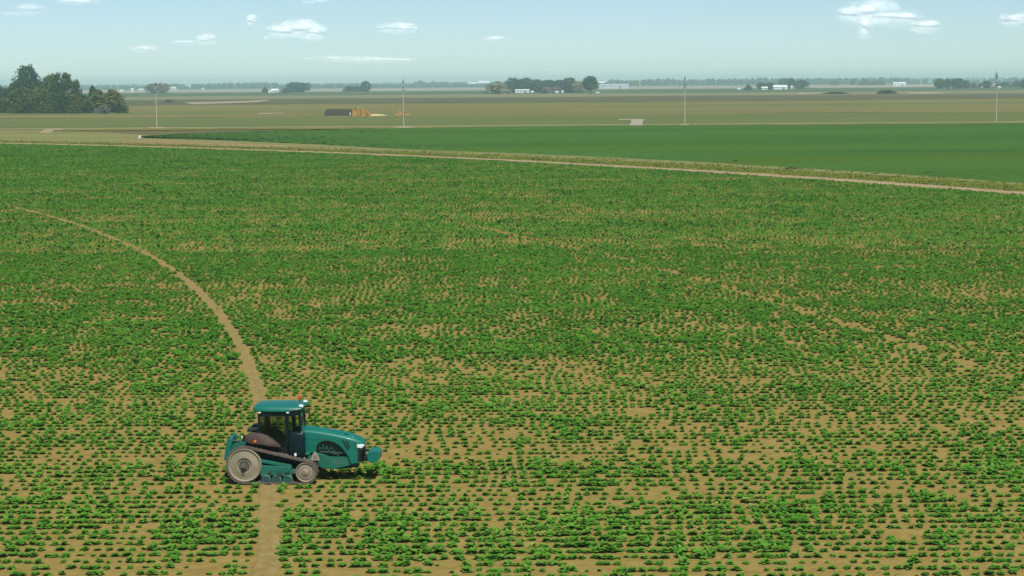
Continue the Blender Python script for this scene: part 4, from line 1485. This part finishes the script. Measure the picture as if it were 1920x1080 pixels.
def building(name, px, wpx, top, base, wall, roof, label, eave=0.6, depth=0.45, rz=0.0, group=None, cat='building', pitch_front=True):
    p = at(px, base, -0.25)
    k = p.y / F
    w, h = wpx * k, (base - top) * k
    d = max(4.0, w * depth)
    o = empty(name, (p.x, p.y + d / 2, p.z), rz)
    tag(o, label, cat, group)
    he = h * eave
    bm = bmesh.new()
    add_box(bm, (0, 0, he / 2), (w, d, he))
    for s in (-1, 1):       # gable ends
        v = [bm.verts.new((s * (w / 2 - .02), y, z)) for y, z in ((-d / 2, he), (d / 2, he), (0, h - .06))]
        bm.faces.new(v)
    bm_done(bm, 'wall', M[wall], o)
    bm = bmesh.new()
    add_prism(bm, [(-d / 2 - .5, he - .12), (-d / 2 - .5, he + .12), (0, h), (d / 2 + .5, he + .12), (d / 2 + .5, he - .12), (0, h - .24)], -w / 2 - .4, w / 2 + .4)
    bmesh.ops.rotate(bm, verts=bm.verts[:], cent=(0, 0, 0), matrix=Matrix.Rotation(R(90), 3, 'Z'))
    bm_done(bm, 'roof', M[roof], o)
    bm = bmesh.new()
    add_box(bm, (w * .22, -d / 2 - .04, he * .36), (min(4.5, w * .2), .08, he * .72))
    bm_done(bm, 'door', M['door'], o)
    for s in (-.32, -.08):
        bm = bmesh.new()
        add_box(bm, (w * s, -d / 2 - .04, he * .58), (min(1.6, w * .09), .08, he * .26))
        bm_done(bm, 'window', M['navy'], o)
    return o


G4 = 'farm buildings far across the fields'
for a in (
    ('white_trailer', 979, 26, 167.5, 174.5, 'white', 'white_roof', 'long white trailer house below the central dark trees', .75, .25),
    ('small_shed', 998, 5, 170.5, 174.5, 'white', 'white_roof', 'tiny white shed just right of the white trailer house', .6, 1),
    ('small_shed', 1044, 6, 171, 175, 'white', 'white_roof', 'tiny white shed below the brownish shrubs', .6, 1),
    ('small_shed', 1055, 4, 170, 175, 'white', 'white_roof', 'tiny upright white shed below the domed tree', .7, 1),
    ('small_shed', 1121, 6, 172.5, 175.5, 'white', 'white_roof', 'tiny white shed at the foot of the round lollipop tree', .6, 1),
    ('warehouse', 1141, 40, 152, 161, 'dark_wall', 'white_roof', 'dark-walled warehouse with pale roof right of the round tree', .62, .4),
    ('long_shed', 1151, 56, 157.5, 166, 'steel', 'steel', 'long pale steel shed right of the round tree', .8, .2),
    ('barn', 886, 16, 154, 161, 'dark_wall', 'white_roof', 'low pale-roofed barn left of the tan bush', .6, .5),
    ('barn', 907, 22, 151.5, 161, 'dark_wall', 'white_roof', 'large white-roofed barn directly left of the tan bush', .55, .6),
    ('farmhouse', 515, 13, 166.5, 173.5, 'white', 'white_roof', 'white farmhouse between two dark trees at left centre', .55, .6),
    ('small_shed', 505, 4, 170.5, 175, 'white', 'white_roof', 'tiny white shed at the left foot of the white farmhouse', .6, 1),
    ('small_shed', 552, 4, 167.5, 172, 'white', 'white_roof', 'tiny white shed below the large dark tree at left centre', .6, 1),
    ('barn', 323, 13, 163, 169, 'white', 'white_roof', 'bright white barn right of the round grove behind the first pole', .7, .5),
    ('farmhouse', 345, 6, 162, 167, 'white', 'white_roof', 'small white house at the left of the far woods edge', .6, .8),
    ('barn', 352, 9, 159.5, 164, 'white', 'white_roof', 'pale gabled barn in front of the far woods at left', .5, .6),
    ('small_shed', 228, 7, 168.5, 172.5, 'white', 'white_roof', 'white shed nearest the right end of the left grove', .6, .8),
    ('grain_silo_house', 248, 5, 166, 174, 'white', 'white_roof', 'narrow tall white building right of the left grove', .8, .8),
    ('barn', 264, 9, 166.5, 170.5, 'steel', 'white_roof', 'pale blue barn left of the round grove behind the first pole', .6, .6),
    ('small_shed', 380, 4, 165, 168, 'white', 'white_roof', 'tiny white shed in the far fields right of the pale gabled barn', .6, 1),
    ('small_shed', 450, 4, 159, 162.5, 'white', 'white_roof', 'tiny white shed in front of the far woods left of the farmhouse', .6, 1),
    ('small_shed', 1434, 11, 162.5, 168.5, 'white', 'white_roof', 'small white shed between two dark trees in the right-hand farm', .6, .7),
    ('barn', 1463, 26, 159.5, 168, 'white', 'white_roof', 'long white barn in the right-hand farm', .6, .4),
    ('small_shed', 1485, 5, 161, 166.5, 'white', 'white_roof', 'small white shed in front of the dark narrow tree', .6, 1),
    ('small_shed', 1386, 6, 165, 168.5, 'white', 'white_roof', 'tiny white shed left of the small pointed tree', .6, 1),
    ('long_shed', 1687, 23, 154, 161.5, 'white', 'white_roof', 'bright long white shed standing alone on the right horizon', .7, .3),
    ('small_shed', 1786, 9, 162, 166, 'white', 'white_roof', 'tiny pale shed at the foot of the dark right-hand clump', .6, .8),
    ('small_shed', 1840, 5, 160, 164.5, 'white', 'white_roof', 'tiny pale shed left of the round dark tree near the steeple', .6, .8),
    ('small_shed', 1874, 5, 162, 166, 'white', 'white_roof', 'tiny white shed below the steeple', .6, .8),
): building(*a[:10], rz=_rt.uniform(-.12, .12), group=G4)

# church steeple on the right horizon
p = depth_pt(1868, 6900); p.z = -0.2
st = empty('church', p)
tag(st, 'dark pointed church steeple rising above the trees on the right horizon', 'church')
M['slate'] = mat('slate', (0.06, 0.07, 0.08), 0.7, var=0.15)
bm = bmesh.new(); add_box(bm, (0, 0, 14), (9, 9, 28)); bm_done(bm, 'tower', M['slate'], st)
bm = bmesh.new(); add_cyl(bm, (0, 0, 28), (0, 0, 44), 5.2, 0.15, n=8); bm_done(bm, 'spire', M['slate'], st)
bm = bmesh.new(); add_box(bm, (0, 14, 5), (12, 22, 10)); add_prism(bm, [(-6.3, 10), (0, 16), (6.3, 10)], 3, 25.3); bm_done(bm, 'nave', M['slate'], st)
bm = bmesh.new(); add_box(bm, (0, -4.56, 22), (2, .12, 5)); bm_done(bm, 'belfry_opening', M['black'], st)

# ------------------------------------------------------------------ utility poles along the road
M['pole'] = mat('weathered_pole', (0.40, 0.39, 0.29), 0.9, var=0.0, scale=2, col2=(0.50, 0.48, 0.37))
M['pole_dark'] = mat('pole_hardware', (0.05, 0.06, 0.065), 0.6, var=0.2)


def pole(px, base, top, label, first=None):
    p = at(px, base, -0.08)
    h = (base - top) * p.y / F
    o = empty('utility_pole', p)
    tag(o, label, 'utility pole', 'utility poles along the gravel road')
    if first:
        for ch in first.children:
            c = ch.copy(); COL.objects.link(c); c.parent = o
        o.scale = (1, 1, h / first['pole_h'])
        return o
    o['pole_h'] = h
    bm = bmesh.new(); add_cyl(bm, (0, 0, -.3), (0, 0, h), 0.18, 0.13, n=12); bm_done(bm, 'shaft', M['pole'], o, smooth=True)
    bm = bmesh.new(); add_box(bm, (0, 0, h - 2.9), (0.16, 2.6, 0.2), (0, 0, R(12))); bm_done(bm, 'crossarm', M['pole_dark'], o)
    for y in (-1.15, 1.15):
        bm = bmesh.new(); add_cyl(bm, (0, y, h - 2.8), (0, y, h - 2.4), 0.09, 0.06, n=8); bm_done(bm, 'insulator', M['pole_dark'], o)
    bm = bmesh.new(); add_cyl(bm, (0, 0, h - 1.2), (0, 0, h + .25), 0.22, 0.12, n=10); bm_done(bm, 'pole_top_cap', M['pole_dark'], o)
    bm = bmesh.new(); add_prism(bm, [(-.5, h - 4.0), (0, h - 3.3), (.5, h - 4.0), (.4, h - 4.1), (0, h - 3.55), (-.4, h - 4.1)], -.06, .06); bm_done(bm, 'brace', M['pole_dark'], o)
    return o


p1 = pole(757, 237.5, 150.5, 'pale utility pole standing in front of the small golden bale pile')
pole(294, 238.5, 156, 'leftmost pale utility pole, right of the grove', p1)
pole(1284, 232.5, 145, 'pale utility pole right of the concrete field entrance', p1)
pole(1868, 228, 141.5, 'rightmost pale utility pole, below the church steeple', p1)
for px, by, w in ((757, 237.5, 22), (294, 238.5, 18), (1284, 232.6, 9)):
    pix_sheet('bare_strip', [(px + w * math.cos(a), by + 0.6 + 1.5 * math.sin(a)) for a in [2 * math.pi * k / 14 for k in range(14)]], -0.035, M['path'])

# white utility box on the verge
p = at(262, 259, 0.0)
ub = tag(empty('utility_box', p, 0.2), 'small white utility box on the verge at the tip of the green field', 'utility box')
bm = bmesh.new(); add_box(bm, (0, 0, .55), (.8, .55, 1.1), None, .04); bm_done(bm, 'cabinet', M['white'], ub)
bm = bmesh.new(); add_box(bm, (0, 0, 1.14), (.9, .65, .08), None, .02); bm_done(bm, 'lid', M['white_roof'], ub)
bm = bmesh.new(); add_box(bm, (0, 0, .03), (1.3, 1.0, .12), None, .02); bm_done(bm, 'plinth', M['concrete'], ub)

ub.scale = (.8, .8, .75)

# ------------------------------------------------------------------ straw stack and bales
M['tarp'] = mat('black_tarp', (0.042, 0.037, 0.030), 0.7, var=0.15, scale=1.2, bump=0.08, bscale=1.5, spec=0.35)
M['straw'] = mat('golden_straw', (0.36, 0.205, 0.050), 0.9, var=0.0, scale=1.2, col2=(0.52, 0.32, 0.090), bump=0.02, bscale=14, spec=0.1)
M['straw_old'] = mat('old_straw', (0.13, 0.105, 0.045), 0.95, var=0.2, scale=2, spec=0.0)
M['straw_pale'] = mat('loose_straw', (0.50, 0.38, 0.17), 0.95, var=0.0, scale=.8, col2=(0.66, 0.52, 0.27), bump=0.03, bscale=8, spec=0.1, coords='Pos')
p = at(634, 217, -0.2)
k = p.y / F
hs = empty('tarped_straw_stack', (p.x, p.y + 3.0, -0.2))
tag(hs, 'long straw stack covered with a black tarp in the far pasture', 'straw stack')
Ls = 52 * k
bm = bmesh.new()
secs = []
for i in range(25):
    f = i / 24
    x = -Ls / 2 + Ls * f
    e = min(1, (f + .02) / .09) * (1 if f < .97 else .9)
    wv = 0.10 * math.sin(i * 1.9) + _rt.uniform(-.08, .08)
    secs.append([(x, -3.0, 0), (x, -2.85, 1.1 + wv * .5), (x, -2.6, (1.9 + wv) * (.55 + .45 * e)), (x, -1.0, (2.75 + wv) * (.6 + .4 * e)), (x, 0, (3.15 + wv * .6) * (.62 + .38 * e)),
                 (x, 1.0, (2.75 - wv) * (.6 + .4 * e)), (x, 2.6, (1.9 - wv) * (.55 + .45 * e)), (x, 3.0, 0)])
add_loft(bm, secs)
bm_done(bm, 'tarp', M['tarp'], hs, smooth=True, angle=35)
for i, x in enumerate((Ls / 2 + .1,)):
    for j, (y, z) in enumerate(((-1.9, .55), (-.6, .55), (.7, .55), (2.0, .55), (-1.3, 1.65), (0, 1.65), (1.3, 1.65))):
        bm = bmesh.new(); add_box(bm, (x, y, z), (.7, 1.22, 1.05), None, .06); bm_done(bm, 'straw_bale_end', M['straw'], hs)
bm = bmesh.new()
for i in range(9):
    add_box(bm, (-Ls / 2 + 1.8 + i * (Ls - 3) / 8, _rt.uniform(-.15, .15), 3.12 + _rt.uniform(-.08, .08)), ((Ls - 3) / 8 * .96, 1.0, .42), (_rt.uniform(-.1, .1), 0, _rt.uniform(-.06, .06)), .08)
tag(bm_done(bm, 'straw_ridge', M['straw_old'], hs), 'dull straw laid along the ridge of the tarp', kind='stuff')
bm = bmesh.new(); add_box(bm, (Ls / 2 - .9, -3.12, .9), (.5, .12, 1.3), None, .03); bm_done(bm, 'tarp_flap', M['white'], hs)


def straw_bale_mesh():
    bm = bmesh.new()
    add_box(bm, (0, 0, .6), (2.3, 1.2, 1.15), None, .10)
    for v in bm.verts: v.co += Vector((_rt.uniform(-.05, .05), _rt.uniform(-.05, .05), _rt.uniform(-.05, .05)))
    for x in (-.8, -.27, .27, .8):
        add_box(bm, (x, 0, .6), (.05, 1.26, 1.19), None)
    bmesh.ops.recalc_face_normals(bm, faces=bm.faces[:])
    me = bpy.data.meshes.new('straw_bale'); bm.to_mesh(me); bm.free()
    me.materials.append(M['straw'])
    return me


BM_ = [straw_bale_mesh() for _ in range(3)]


def bale(x, y, z, rz, tilt, label, group):
    o = bpy.data.objects.new('straw_bale', BM_[_rt.randrange(3)])
    o.location = (x, y, z); o.rotation_euler = (tilt, tilt * .6, rz)
    COL.objects.link(o)
    tag(o, label, 'straw bale', group)


bx, by_ = at(677, 217.5).x, at(677, 217.5).y
for (x, y, z, rz, tl) in ((-3.4, 0, 0, .2, 0), (-1.2, -.6, 0, 1.3, 0), (1.0, .2, 0, .1, 0), (3.6, -.4, 0, .9, .0), (-3.2, 2.0, 0, 1.2, 0), (-.8, 2.2, 0, .1, 0), (1.8, 2.4, 0, 1.5, 0),
                         (-3.3, .6, 1.14, .1, 0), (-1.0, .2, 1.14, 1.5, .1), (1.2, .8, 1.14, .4, 0), (3.0, .9, 1.05, .2, .25), (-3.0, 1.8, 2.28, .0, 0), (-1.4, 1.2, 2.28, 1.2, .1), (.9, 1.4, 2.28, .2, .12), (2.2, 1.6, 2.2, .9, .2), (-2.2, 1.9, 3.3, .5, .2)):
    bale(bx + x, by_ + 1 + y, -.22 + z, rz, tl, 'golden straw bale in the tumbled pile beside the black tarp', 'bales tumbled beside the tarped stack')
bx2, by2 = at(754, 216).x, at(754, 216).y
for (x, y, z, rz, tl) in ((-2.6, 0, 0, .2, 0), (-.2, .5, 0, 1.4, 0), (2.2, .1, 0, .5, 0), (-1.3, .5, 1.14, .3, .1), (3.6, 1.5, 0, 1.2, 0)):
    bale(bx2 + x, by2 + y, -.22 + z, rz, tl, 'golden straw bale in the small pile behind the utility pole', 'bales behind the utility pole')


def mound(name, px, base, wpx, dm, h, m, label, cat):
    p = at(px, base, -.24)
    w = wpx * p.y / F
    r = np.random.default_rng(5)
    n, mm = 30, 14
    V = []
    for j in range(mm + 1):
        for i in range(n + 1):
            u, v = i / n * 2 - 1, j / mm * 2 - 1
            q = max(0, 1 - (u * u + v * v))
            V.append((p.x + u * w / 2 * (1 + .1 * math.sin(5 * v)), p.y + v * dm, p.z + h * q ** 1.2 * r.uniform(.7, 1.2) - .02))
    Q = [(j * (n + 1) + i, j * (n + 1) + i + 1, (j + 1) * (n + 1) + i + 1, (j + 1) * (n + 1) + i) for j in range(mm) for i in range(n)]
    tag(link(name, mesh_np(name, np.array(V), np.array(Q)), m), label, cat, kind='stuff')


mound('loose_straw', 703, 217, 48, 10, 0.9, M['straw_pale'], 'pale loose straw spilled on the ground right of the bales', 'straw')


# ------------------------------------------------------------------ clouds
from mathutils import noise as mnoise


def cloud_material(dens, seed, size):
    """Thin white vapour: opaque where one looks through much of it, vanishing towards the rim."""
    m = bpy.data.materials.new('cloud_vapour')
    m.use_nodes = True
    N, L = m.node_tree.nodes, m.node_tree.links
    N.remove(N['Principled BSDF'])
    lw = N.new('ShaderNodeLayerWeight'); lw.inputs[0].default_value = 0.5
    inv = N.new('ShaderNodeMath'); inv.operation = 'SUBTRACT'; inv.inputs[0].default_value = 1.0
    L.new(lw.outputs['Facing'], inv.inputs[1])
    pw = N.new('ShaderNodeMath'); pw.operation = 'POWER'; pw.inputs[1].default_value = 1.55
    L.new(inv.outputs[0], pw.inputs[0])
    g = N.new('ShaderNodeNewGeometry')
    mp = N.new('ShaderNodeMapping')
    mp.inputs['Location'].default_value = (seed * 7.3, seed * 1.7, seed)
    mp.inputs['Scale'].default_value = (1 / size, 1 / size, 0.9 / size)
    L.new(g.outputs['Position'], mp.inputs['Vector'])
    nz = N.new('ShaderNodeTexNoise'); nz.inputs['Scale'].default_value = 1.0; nz.inputs['Detail'].default_value = 6; nz.inputs['Roughness'].default_value = .6
    L.new(mp.outputs[0], nz.inputs['Vector'])
    mr = N.new('ShaderNodeMapRange'); mr.inputs[1].default_value = 0.30; mr.inputs[2].default_value = 0.64; mr.inputs[3].default_value = 0.42
    L.new(nz.outputs['Fac'], mr.inputs[0])
    al = N.new('ShaderNodeMath'); al.operation = 'MULTIPLY'
    L.new(pw.outputs[0], al.inputs[0]); L.new(mr.outputs[0], al.inputs[1])
    a2 = N.new('ShaderNodeMath'); a2.operation = 'MULTIPLY'; a2.inputs[1].default_value = dens; a2.use_clamp = True
    L.new(al.outputs[0], a2.inputs[0])
    bf = N.new('ShaderNodeMath'); bf.operation = 'SUBTRACT'; bf.inputs[0].default_value = 1.0
    L.new(g.outputs['Backfacing'], bf.inputs[1])
    a3 = N.new('ShaderNodeMath'); a3.operation = 'MULTIPLY'
    L.new(a2.outputs[0], a3.inputs[0]); L.new(bf.outputs[0], a3.inputs[1])
    nm = N.new('ShaderNodeVectorMath'); nm.operation = 'MULTIPLY_ADD'
    nm.inputs[1].default_value = (0.35, 0.35, 0.35); nm.inputs[2].default_value = (0.0, -0.2, 0.75)
    L.new(g.outputs['Normal'], nm.inputs[0])
    nn = N.new('ShaderNodeVectorMath'); nn.operation = 'NORMALIZE'
    L.new(nm.outputs[0], nn.inputs[0])
    ng = N.new('ShaderNodeVectorMath'); ng.operation = 'SCALE'; ng.inputs['Scale'].default_value = -1.0
    L.new(nn.outputs[0], ng.inputs[0])
    t = N.new('ShaderNodeBsdfTransparent')
    d = N.new('ShaderNodeBsdfDiffuse'); d.inputs[0].default_value = (0.95, 0.95, 0.95, 1)
    L.new(nn.outputs[0], d.inputs['Normal'])
    tl = N.new('ShaderNodeBsdfTranslucent'); tl.inputs[0].default_value = (0.95, 0.95, 0.95, 1)
    L.new(ng.outputs[0], tl.inputs['Normal'])
    ad = N.new('ShaderNodeAddShader')      # light scatters out of either side of the vapour
    L.new(d.outputs[0], ad.inputs[0]); L.new(tl.outputs[0], ad.inputs[1])
    mx = N.new('ShaderNodeMixShader')
    L.new(a3.outputs[0], mx.inputs[0]); L.new(t.outputs[0], mx.inputs[1]); L.new(ad.outputs[0], mx.inputs[2])
    L.new(mx.outputs[0], N['Material Output'].inputs['Surface'])
    return m


def cloud(px, py, wpx, hpx, D, puffs, dens, seed, label):
    """A cumulus 30 km off: one lumpy closed shell round its puffs, given as (u, v, ru, rv) in half-widths."""
    d = camo.matrix_world.to_3x3() @ Vector(((px - 960) / F, -(py - 540) / F, -1.0))
    c = Vector((0, 0, H)) + d * D
    w, h = wpx * D / F / 2 * 1.08, hpx * D / F / 2 * 1.2
    dep = min(w, h * 2.2)
    bm = bmesh.new()
    for (u, v, ru, rv) in puffs:
        g = bmesh.ops.create_icosphere(bm, subdivisions=4, radius=1.0)
        for vt in g['verts']:
            n = vt.co.copy()
            q = Vector((n.x * ru * w, n.y * dep, n.z * rv * h)) + Vector((u * w, 0, v * h))
            k = mnoise.fractal(q / (h * 1.6) + Vector((seed * 5, 0, seed * 3)), 1.0, 2.0, 2)
            f = 1 + 0.20 * k
            vt.co = Vector((u * w, 0, v * h)) + Vector((n.x * ru * w * f, n.y * dep * f, n.z * rv * h * f))
    o = bm_done(bm, 'cloud', cloud_material(dens * 0.52, seed, max(h * .8, w * .2)), smooth=True, angle=180)
    o.location = c
    o.rotation_euler = (0, 0, math.atan2(-d.x, d.y))
    tag(o, label, 'cloud', 'clouds low over the horizon')
    return o


ONE = [(-.25, -.1, .7, .6), (.35, .15, .55, .5), (-.1, .3, .4, .4)]
for (px, py, w, h, puffs, dn, lb) in (
    (553, 58, 116, 46, [(.15, .15, .58, .75), (-.45, .0, .50, .55), (.6, -.1, .40, .65), (-.85, -.5, .15, .25)], 0.94, 'white lumpy cloud in the middle of the upper left sky'),
    (738, 53, 92, 34, [(.1, 0, .8, .6), (.55, .2, .4, .4)], 0.83, 'white rounded cloud right of the lumpy one, above the second pole'),
    (365, 75, 94, 28, [(.45, .1, .45, .7), (-.4, -.25, .55, .35)], 0.73, 'small white cloud with a thin left tail'),
    (472, 36, 24, 26, ONE, 0.83, 'tiny puff of cloud left of the lumpy cloud'),
    (668, 111, 215, 26, [(-.2, .1, .6, .5), (.3, -.1, .65, .4)], 0.46, 'long flat faint cloud low above the horizon'),
    (928, 72, 50, 13, ONE, 0.54, 'tiny faint cloud near the top centre'),
    (1662, 36, 196, 66, [(-.62, .28, .40, .58), (-.2, .35, .48, .62), (.22, .02, .46, .50), (.66, -.38, .36, .42), (-.36, -.30, .20, .60)], 1.00, 'largest white cloud sweeping down to the right in the upper right sky'),
    (1896, 37, 64, 32, [(0, 0, .8, .7), (.5, .2, .5, .6)], 0.88, 'white cloud cut by the right picture edge'),
    (48, 18, 100, 40, [(.1, 0, .6, .6), (-.5, -.4, .4, .3)], 0.58, 'thin white cloud in the upper left corner'),
    (150, 3, 90, 18, ONE, 0.54, 'thin wisp of cloud at the top edge right of the corner cloud'),
    (597, -1, 70, 18, ONE, 0.62, 'wisp of cloud cut by the top edge above the lumpy cloud'),
    (272, 91, 60, 18, ONE, 0.46, 'faint small cloud left of the cloud with the thin tail'),
): cloud(px, py, w, h, 30000, puffs, dn, px * .01, lb)


# ------------------------------------------------------------------ haze
def build_haze():
    bm = bmesh.new()
    add_box(bm, (0, 7250, 24.5), (18000, 17500, 53))
    m = bpy.data.materials.new('haze_air')
    m.use_nodes = True
    N, L = m.node_tree.nodes, m.node_tree.links
    N.remove(N['Principled BSDF'])
    v = N.new('ShaderNodeVolumePrincipled')
    v.inputs['Color'].default_value = (0.70, 1.0, 1.0, 1)
    v.inputs['Density'].default_value = HAZE
    v.inputs['Anisotropy'].default_value = 0.0
    L.new(v.outputs[0], N['Material Output'].inputs['Volume'])
    o = bm_done(bm, 'haze', m)
    tag(o, 'pale blue haze lying over the distant fields', 'haze', kind='stuff')


HAZE = 1.15e-4
build_haze()
